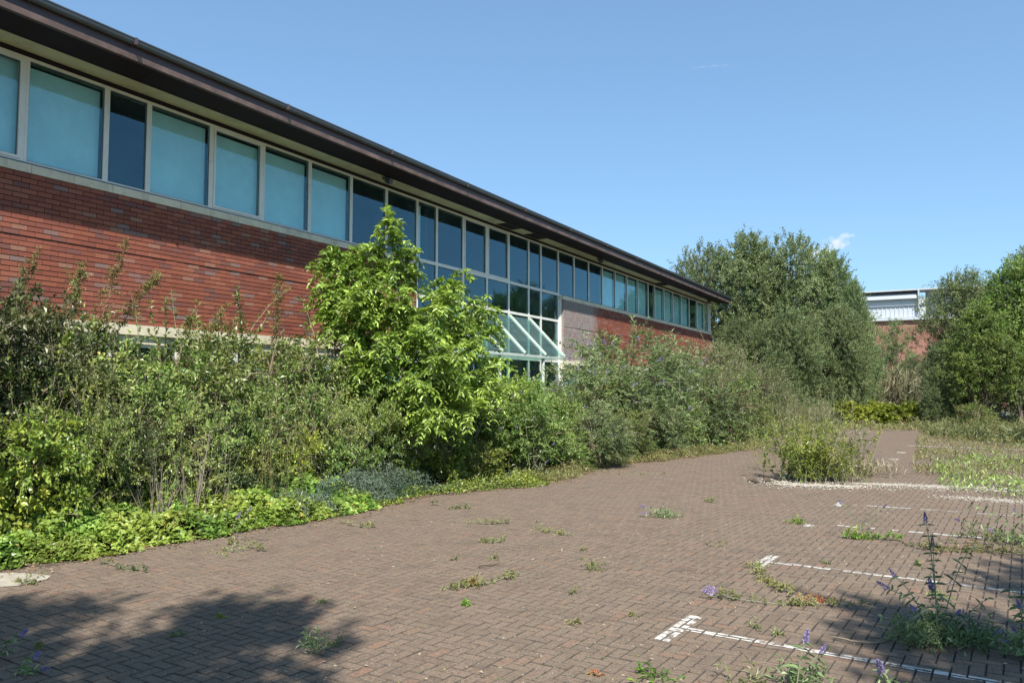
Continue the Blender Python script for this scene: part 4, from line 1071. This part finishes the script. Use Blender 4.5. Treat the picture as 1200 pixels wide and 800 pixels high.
def pebbles(label, pts, n, spread, size, seed, m='stone_pale'):
    rng = np.random.default_rng(seed); A = np.array(pts, float); s = rng.integers(0, len(A) - 1, n) if len(A) > 1 else np.zeros(n, int)
    t = rng.uniform(0, 1, (n, 1)); P = A[s] * (1 - t) + A[np.minimum(s + 1, len(A) - 1)] * t + rng.normal(size=(n, 2)) * spread
    o6 = np.array([[1, 0, 0], [0, 1, 0], [-1, 0, 0], [0, -1, 0], [0, 0, .7], [0, 0, -.5]]); r = size * rng.uniform(.4, 1.4, n)
    V = o6[None] * r[:, None, None] * rng.uniform(.6, 1.3, (n, 6, 1)); V += np.c_[P, r * .35 + .002][:, None]
    f = np.array([[0, 1, 4], [1, 2, 4], [2, 3, 4], [3, 0, 4], [1, 0, 5], [2, 1, 5], [3, 2, 5], [0, 3, 5]])
    mb = MB(); mb.add(V, f[None] + 6 * np.arange(n)[:, None, None], 3, np.repeat(rng.uniform(0, 1, n), 8)); tag(mb.build('pebbles', M[m]), label, 'stones', kind='stuff')


a, b = gnd(905, 569)[:2], gnd(1235, 578)[:2]


eg = [tuple(p + [.06, 0]) for p in EDGE[1:10]]
pebbles('soil crumbs spilled along the edge of the left bed', eg, 1600, .07, .010, 51, 'soil')


def edge_litter():
    rng = np.random.default_rng(52); n = 2200; y = rng.uniform(2.5, 24, n); x = edge_x(y) + np.abs(rng.normal(size=n)) * .22 - .08; mb = MB()
    leaves(mb, np.c_[x, y, rng.uniform(.004, .018, n)], rng.normal(size=(n, 3)) * [1, 1, .12], .04 * rng.uniform(.4, 1.3, n), .018 * rng.uniform(.5, 1.3, n), rng, rng.uniform(0, 1, n), up=.85)
    tag(mb.build('leaf_litter', M['litter']), 'brown fallen leaves lying along the edge of the bed', 'litter', kind='stuff')


edge_litter()


def moss():
    rng = np.random.default_rng(44); x0, y0, w, d, zj = PV; n = 16000; k = rng.integers(0, len(x0), n); t = rng.uniform(0, 1, n); hor = rng.uniform(size=n) < .5
    A = np.where(hor, x0[k] + t * w[k], x0[k]); B = np.where(hor, y0[k], y0[k] + t * d[k]); P = pw(A, B, zj[k] - .002)
    f = np.sin(P[:, 0] * 1.7 + 2) * np.sin(P[:, 1] * 1.1) + .6 * np.sin(P[:, 0] * 4.1) * np.sin(P[:, 1] * 3.3 + 1) + rng.normal(size=n) * .15
    P = P[f > .45]; n = len(P); mb = MB()
    leaves(mb, P, rng.normal(size=(n, 3)) * [1, 1, .2] + [0, 0, .5], .016 * rng.uniform(.4, 1.3, n), .009 * rng.uniform(.5, 1.2, n), rng, rng.uniform(0, 1, n), up=.4)
    tag(mb.build('joint_moss', M['hedge']), 'moss and tiny seedlings in the joints between pavers', 'moss', kind='stuff')


moss()
strip('sand_drift', 'pale dusty strip of sand across the bays right of the leafy clump', gnd(1000, 566)[:2], gnd(1190, 573)[:2], .18, 2, M['sand'])
pebbles('second thin band of pale crumbs running to the right edge', [gnd(1105, 582)[:2], gnd(1180, 587)[:2], gnd(1260, 590)[:2]], 900, .16, .011, 21)
pebbles('pale crumbs loosely banked along the sand', [gnd(1000, 567)[:2], gnd(1210, 575)[:2]], 1300, .22, .012, 22)
strip('sand_drift', 'whitish dust at the foot of the leafy clump', gnd(905, 567)[:2], gnd(1010, 570)[:2], .22, 8, M['sand'])
pebbles('pale pebbles scattered along the sandy strip', [a, gnd(1000, 570)[:2], b], 700, .3, .014, 1)
pebbles('pebbles and crumbs before the leafy clump', gp((890, 563), (1000, 572)), 380, .2, .017, 2)
pebbles('dark clods left of the leafy clump', gp((878, 563), (895, 566)), 9, .1, .06, 3, 'soil')
sheet('kerb_slab', [tuple(p) for p in gp((-40, 690), (22, 687), (55, 679), (60, 675), (28, 672), (-40, 672))], .008, M['sand'])
pebbles('pale rubble lying under the right hand trees', gp((1135, 484), (1175, 486)), 22, .5, .2, 7)
pebbles('fine grit and crumbs scattered over the paving', [(-5, 4), (-1, 6), (-4, 9), (0, 12), (-4, 15)], 1500, 1.1, .004, 12)
patch('leaf_litter', 'dry leaf crumbs scattered over the paving', 'litter', gp((-60, 860), (1260, 860), (1100, 590), (500, 610)), 1300, .004, .03, .014, M['straw'], 15, hv=0)

# ---- the leafy clump standing in the middle of the paving
def clump():
    rng = np.random.default_rng(31); g = gnd(955, 563); t = thing('weed_clump', 'waist high clump of green and yellowing weeds standing alone on the paving', 'weeds', (g[0], g[1], 0))
    lm, ym, sm, dm = MB(), MB(), MB(), MB()
    for (mb, n, cx, sx, H, k, LL, LW, zz) in ((lm, 100, .12, .36, 1.4, 40, .095, .026, 0), (ym, 22, -.3, .2, 1.3, 30, .1, .05, 0)):
        B = np.c_[rng.normal(size=n) * sx + cx, rng.normal(size=n) * .3, np.zeros(n)]; B[:, :2] = B[:, :1] * _R[:2] + B[:, 1:2] * _F0[:2]
        sprays(mb, sm, B, np.c_[rng.normal(size=(n, 2)) * .32, np.ones(n)], H * rng.uniform(.45, 1.05, n), rng, k, LL, LW, droop=.1, r0=.006, side=.9, fwd=.4, spread=.015)
    n = 34; B = np.c_[rng.normal(size=n) * .12 + .62, rng.normal(size=n) * .2, np.zeros(n)]; B[:, :2] = B[:, :1] * _R[:2] + B[:, 1:2] * _F0[:2]
    sprays(dm, dm, B, np.c_[rng.normal(size=(n, 2)) * .4, np.ones(n)], rng.uniform(.35, 1.25, n), rng, 10, .06, .008, droop=.15, r0=.004)
    lm.build('foliage', M['bright'], t); ym.build('yellow_foliage', M['yellow'], t); sm.build('stem', M['stalk'], t); dm.build('dry_stalk', M['straw'], t)
    g2 = gnd(1005, 556); o = stalks('dry_grass', 'heap of dry straw coloured grass right of the standing clump', 'grass', g2, 120, .22, .3, M['straw'], 2, .9, blades=900, bl=.2)
    g3 = gnd(905, 552); stalks('tall_weed', 'thin yellowing weed left of the standing clump', 'weed', g3, 20, 1.0, .2, M['weed'], 4, .25, blades=420, bl=.09)
    g4 = gnd(925, 530); stalks('tall_weed', 'pale upright weeds behind the standing clump', 'weed', g4, 60, 1.7, .45, M['weed'], 14, .12, blades=900, bl=.13)
    g5 = gnd(960, 535); stalks('tall_weed', 'silvery upright weeds behind the standing clump on its right', 'weed', g5, 50, 1.7, .4, M['reed'], 15, .12, blades=700, bl=.13)


clump()

# ---- small weeds on the paving
def weed(px, py, wid, hgt, lab, m='weed', n=10, k=14, LL=.035, LW=.013, seed=None, flat=.6, red=0):
    g = gnd(px, py); rng = np.random.default_rng(seed or int(px * 7 + py)); lm, sm = MB(), MB()
    r = wid / 2; B = np.c_[rng.normal(size=(n, 2)) * r * .25, np.full(n, .002)]
    D = np.c_[rng.normal(size=(n, 2)), rng.uniform(.1, 1, n) * hgt / max(r, .01)]
    sprays(lm, sm, B, D, rng.uniform(.5, 1.1, n) * max(r, hgt), rng, k, LL, LW, droop=.25, r0=.0025, side=.8, fwd=.6, spread=.004)
    t = thing('paving_weed', lab, 'weed', (g[0], g[1], .002), 0, 'small weeds in the paving joints')
    lm.build('foliage', M[m], t); sm.build('stem', M['stalk'], t)
    if red:
        rm = MB(); leaves(rm, np.c_[rng.normal(size=(red, 2)) * r * .3, rng.uniform(.005, .05, red)], rng.normal(size=(red, 3)) + [0, 0, .4], np.full(red, LL), np.full(red, LW * 1.4), rng, rng.uniform(0, 1, red)); rm.build('red_foliage', M['weed_red'], t)
    return t


def runner(pts, lab, m='weed', n=22, ln=.09, k=10, LL=.04, LW=.014, red=None, fl=0):
    """prostrate stem along ground points, with side shoots"""
    G = np.array([gnd(*p) for p in pts]); g = G.mean(0); G = G - g; rng = np.random.default_rng(int(pts[0][0] * 3 + pts[0][1])); lm, sm = MB(), MB()
    tt = np.linspace(0, 1, len(G)); q = np.linspace(0, 1, 12); C = np.array([np.interp(q, tt, G[:, i]) for i in range(3)]).T; C[:, 2] = .012 + .012 * np.sin(q * 9)
    sm.tube(C[None], .0035, 4); t = rng.uniform(0, 1, n); P = np.array([np.interp(t, q, C[:, i]) for i in range(3)]).T
    sprays(lm, sm, P, np.c_[rng.normal(size=(n, 2)), rng.uniform(.2, 1.3, n)], rng.uniform(.5, 1.2, n) * ln, rng, k, LL, LW, droop=.2, r0=.002, spread=.003)
    o = thing('paving_weed', lab, 'weed', (g[0], g[1], .002), 0, 'small weeds in the paving joints'); lm.build('foliage', M[m], o); sm.build('stem', M['stalk'], o)
    if red is not None:
        rm = MB(); P = gnd(*red) - g + np.c_[rng.normal(size=(90, 2)) * [.07, .03], rng.uniform(.005, .05, 90)]; leaves(rm, P, rng.normal(size=(90, 3)) + [0, 0, .4], np.full(90, .035), np.full(90, .014), rng, rng.uniform(0, 1, 90)); rm.build('red_foliage', M['weed_red'], o)
    for i in range(fl):
        fm = MB(); flower_spikes(fm, np.array([C[0] + [0, i * .12 - .1, .04]]), np.array([[-1, rng.normal() * .4, .35]]), .10, rng, .022, 60); fm.build('flower', M['purple'], o)
    return o


weed(553, 686, .22, .10, 'yellowish weed with a rusty heart in the open paving, centre', n=14, red=26, k=18)
runner([(520, 690), (553, 687), (585, 680), (605, 676)], 'sprawling shoots right of the rusty hearted weed', n=26)
weed(546, 708, .10, .05, 'tiny green tuft just below the rusty hearted weed', 'bright', n=6)
runner([(550, 613), (572, 614), (595, 613)], 'thin row of weeds nearest the bed bulge', n=18, k=8)
runner([(560, 634), (578, 636), (592, 634)], 'short weed row below the first thin row', n=14)
weed(575, 655, .16, .09, 'wispy pale weed above the small black twig', n=7, k=8)
weed(535, 655, .10, .04, 'faint low weed left of the wispy one', n=5, k=8)
runner([(622, 619), (645, 624), (664, 628)], 'sprig lying on the paving right of the centre rows', n=20, k=9)
weed(690, 668, .18, .22, 'upright thin leafed weed in the middle of the paving', n=9, k=12, LL=.045, LW=.012)
weed(680, 645, .16, .08, 'pale scruffy weed above the upright thin one', n=6, k=8)
weed(671, 696, .10, .05, 'very small weed below the upright thin one', n=5, k=8)
weed(673, 729, .08, .06, 'tiny pale weed alone near the bottom centre', n=6, k=9)
weed(835, 588, .3, .14, 'small weed tuft far out between the bed and the third marking', n=9)
weed(1010, 617, .12, .06, 'tiny weed on the third bay line', n=5, k=8)
weed(933, 613, .36, .20, 'leafy weed growing on the end of the third bay marking', 'bright', n=16, k=18)
runner([(985, 630), (1015, 631), (1055, 634)], 'long low yellow green weed row right of the third marking', 'bright', n=46, ln=.13, k=14)
runner([(880, 662), (893, 678), (912, 690), (928, 697)], 'weed trailing down from the second bay marking', n=42, ln=.10, k=12)
runner([(840, 700), (870, 706), (920, 708), (960, 710), (1020, 713)], 'long trailing weed with lilac tips and a rusty patch', n=40, ln=.09, k=9, red=(955, 706), fl=2)
weed(967, 660, .12, .05, 'small weed on the second bay line', n=6, k=9)
weed(1078, 662, .18, .09, 'small twiggy weed right of the second bay line', n=7, k=8)
weed(884, 735, .12, .10, 'thin weed between the nearest two bay markings, left one', n=5, k=8)
weed(912, 742, .14, .05, 'yellow weed between the nearest two bay markings, right one', n=6, k=9)
weed(745, 722, .07, .04, 'tiny weed left of the nearest bay marking', n=5, k=7)
weed(257, 722, .11, .05, 'small green weed in the tip of the left shade', 'bright', n=6, k=10)
weed(376, 706, .06, .04, 'tiny weed right of the left shade', n=5, k=7)
weed(205, 745, .10, .04, 'low weed within the left shade', n=6, k=8)
weed(372, 765, .12, .24, 'grey upright weed at the right edge of the left shade', 'budd', n=9, k=12, LL=.05, LW=.01)
weed(393, 755, .10, .10, 'pale sunlit weed beside the grey one in the left shade', n=5, k=8)
weed(272, 645, .5, .06, 'scruffy weed with a twig at the ivy edge', n=12, k=12, LL=.05)
weed(30, 683, .22, .14, 'leafy weed on the pale slab at the left edge', 'weed', n=10)
runner([(1065, 640), (1100, 645), (1150, 646), (1205, 652)], 'row of grey dried weeds along a joint at right', n=60, ln=.16, k=14)
runner([(1130, 628), (1170, 634), (1210, 636)], 'greener weeds behind the dried row at right', n=40, ln=.22, k=14)
weed(770, 795, .34, .10, 'pale green weed at the bottom edge, centre right', 'bright', n=8, k=8, LL=.07, LW=.022)
weed(870, 800, .3, .16, 'wiry weed at the bottom edge right of the pale green one', n=9, k=9, LL=.06, LW=.012)
weed(700, 790, .12, .03, 'dried pinkish weed near the bottom edge', 'weed_red', n=6, k=6)
weed(45, 760, .12, .06, 'dark little weed in the left shade', n=5)
runner([(830, 640), (850, 641)], 'few flat leaves left of the second marking', n=6, k=6)
runner([(1088, 700), (1112, 702)], 'small flat weed above the flowering clump', n=8, k=8)


for pts, lab in (([(262, 636), (285, 640), (310, 646)], 'ivy runner creeping onto the paving nearest the twig'), ([(120, 660), (150, 668), (172, 670)], 'ivy runner creeping onto the paving at lower left'), ([(395, 612), (425, 618), (440, 617)], 'runner creeping out below the juniper'), ([(500, 590), (530, 596), (552, 595)], 'runner creeping out right of the juniper'), ([(690, 552), (735, 556), (780, 556)], 'trailing weeds on the paving before the far bed')):
    runner(pts, lab, 'weed', n=16, ln=.07, k=7, LL=.04, LW=.02)


# ---- buddleia seedlings with lilac spikes
def buddleia(px, py, stems, lab, k=10, LL=.11, LW=.026, base_n=0, base_r=.3, group='buddleia seedlings in the paving'):
    """stems: list of (tip px, tip py, flower?)"""
    g = gnd(px, py); rng = np.random.default_rng(int(px + py)); dep = float((g - EYEP) @ _F)
    t = thing('buddleia_seedling', lab, 'buddleia', (g[0], g[1], 0), 0, group); lm, sm = MB(), MB()
    for (tx, ty, fl, dd) in stems:
        tip = spot(tx, ty, dep + dd) - [g[0], g[1], 0]; tip[2] = max(tip[2], .03)
        b = np.array([rng.normal() * .04, rng.normal() * .04, .0]); mid = (b + tip) / 2 + [0, 0, tip[2] * .35]
        q = np.linspace(0, 1, 10); C = np.array([bez(b, mid, tip, x) for x in q]); sm.tube(C[None], np.linspace(.005, .002, 10)[None], 5)
        ln = np.linalg.norm(tip - b); n = int(max(5, ln / .085)) * 2; tq = np.repeat(np.linspace(.18, .95, n // 2), 2); P = np.array([np.interp(tq, q, C[:, i]) for i in range(3)]).T
        T = unit(tip - b); S = unit(np.cross(T, [0, 0, 1.])); rot = np.repeat(np.arange(n // 2) * 1.57 + .4, 2)[:, None]; U = np.cross(S, T); sg = np.tile([1., -1.], n // 2)[:, None]
        D = (S * np.cos(rot) + U * np.sin(rot)) * sg + T * .45 + [0, 0, -.25]
        leaves(lm, P, D, LL * rng.uniform(.6, 1.1, n) * (1.15 - tq * .5), np.full(n, LW), rng, rng.uniform(.1, 1, n), six=True, up=.8, droop=.3)
        if fl:
            fm = MB(); flower_spikes(fm, tip[None] - T * .01, (T + [0, 0, .15])[None], .095 * fl, rng, .016 * min(1.3, fl), 120); fm.build('flower', M['purple'], t)
    if base_n:
        n = base_n; a = rng.uniform(0, 2 * pi, n); r = np.sqrt(rng.uniform(0, 1, n)) * base_r
        B = np.c_[np.cos(a) * r, np.sin(a) * r * .55, rng.uniform(0, .06, n)]
        B[:, :2] = B[:, :1] * _R[:2] + B[:, 1:2] * _F0[:2]
        sprays(lm, sm, B, np.c_[rng.normal(size=(n, 2)) * .8, rng.uniform(.3, 1., n)], rng.uniform(.08, .22, n), rng, k, LL * .6, LW * .6, droop=.3, r0=.0025, six=True)
    lm.build('foliage', M['budd'], t); sm.build('stem', M['stalk'], t); return t


buddleia(1105, 752, [(1085, 612, 1.0, .3), (1093, 638, .8, .2), (1040, 690, 1.1, .1), (1048, 675, .8, .2), (1092, 690, 1.1, 0), (1165, 742, 1., 0), (1122, 720, .9, .2), (1140, 640, 0, .3), (1072, 715, .8, 0), (1030, 722, 0, 0), (1178, 758, .9, -.1), (1160, 700, 0, .1)], 'largest flowering buddleia seedling in the right foreground shade', base_n=150, base_r=.34, k=9, LL=.09, LW=.02)
buddleia(1215, 640, [(1125, 610, .9, 0), (1163, 622, .8, 0), (1190, 600, .6, .2), (1135, 590, 0, .3)], 'buddleia reaching in from the right edge with lilac tips', base_n=30, base_r=.3)
buddleia(1210, 770, [(1195, 712, .9, 0), (1185, 690, 0, .1), (1190, 740, .7, 0)], 'buddleia at the right edge beside the largest one', base_n=24, base_r=.15)
buddleia(1012, 628, [(986, 590, .8, 0), (1036, 594, .7, 0), (1020, 600, 0, 0)], 'thin buddleia shoots crossing the third and fourth markings', LL=.06, LW=.014)
buddleia(783, 606, [(756, 594, .9, 0), (757, 602, .8, 0), (770, 596, 0, 0), (800, 604, 0, 0)], 'small buddleia with pale lilac heads in the middle distance', base_n=26, base_r=.18, LL=.07, LW=.016)
buddleia(940, 812, [(944, 752, 1.0, 0), (962, 765, .8, 0), (925, 780, 0, 0), (952, 778, 0, 0)], 'buddleia shoot with two lilac heads at the bottom edge', base_n=16, base_r=.1, LL=.09, LW=.02)
buddleia(1050, 835, [(1033, 788, 1.5, 0), (1060, 800, 0, 0)], 'buddleia at the bottom edge showing one large lilac head', LL=.09, LW=.02)
buddleia(-12, 775, [(24, 745, 1.0, 0), (15, 760, 0, 0), (4, 752, 0, 0)], 'buddleia shoot with a grey lilac spike at the left edge', LL=.07, LW=.018)
buddleia(18, 790, [(40, 770, .9, 0), (34, 782, 0, 0), (48, 796, .7, 0)], 'buddleia shoot with a violet head in the left shade', LL=.06, LW=.015)
# arching buddleia arm over the left shrubs, and flower heads within the left bed
buddleia(8, 612, [(58, 542, 1.2, 0), (34, 560, 0, 0)], 'buddleia arm with a faded spike at the left edge above the ivy', LL=.06, LW=.016, group='buddleias in the left bed')
buddleia(300, 585, [(285, 563, 1.1, -.2), (312, 443, 1.1, .9), (322, 446, 1.0, .9), (260, 566, .9, -.3)], 'slender buddleia with lilac spikes in front of the olive hedge', LL=.07, LW=.016, group='buddleias in the left bed')
buddleia(405, 585, [(388, 558, 1.1, 0), (415, 588, 1.1, -.4), (380, 572, .8, 0)], 'buddleia with drooping grey lilac spikes over the juniper', LL=.07, LW=.016, group='buddleias in the left bed')
buddleia(275, 625, [(279, 606, 1.0, 0), (292, 598, .8, 0)], 'little buddleia with a lilac head in the ivy edge', LL=.05, LW=.014, group='buddleias in the left bed')
buddleia(620, 560, [(610, 461, 1.0, .5), (625, 492, .9, .1), (648, 521, .9, 0), (618, 553, 1.2, -.3), (640, 542, 1.1, -.3)], 'buddleia with several lilac heads by the bulge of the bed', base_n=90, base_r=.5, LL=.1, LW=.022, group='buddleias in the left bed')


def stick(pts, r, lab, m, z=.01):
    G = np.array([gnd(*p) for p in pts]); G[:, 2] = z + r; g = G.mean(0); g[2] = 0
    q = np.linspace(0, 1, 14); C = np.array([np.interp(q, np.linspace(0, 1, len(G)), G[:, i]) for i in range(3)]).T - g; C[:, 2] += .008 * np.sin(q * 7)
    mb = MB(); mb.tube(C[None], (np.linspace(1, .5, 14) * r)[None], 6)
    mb.tube(np.array([C[8], C[8] + [.03, .05, .01], C[8] + [.05, .11, .02]])[None], r * .5, 4)
    tag(mb.build('fallen_twig', M[m], None, True, loc=g), lab, 'twig')


stick([(976, 749), (1000, 755), (1030, 754), (1052, 748)], .007, 'bare curved stick lying left of the largest buddleia', 'twig')
stick([(561, 666), (572, 664), (584, 662)], .007, 'short black twig above the rusty hearted weed', 'soil')
stick([(280, 633), (300, 632), (318, 634)], .006, 'thin twig lying out from the ivy edge', 'bark')
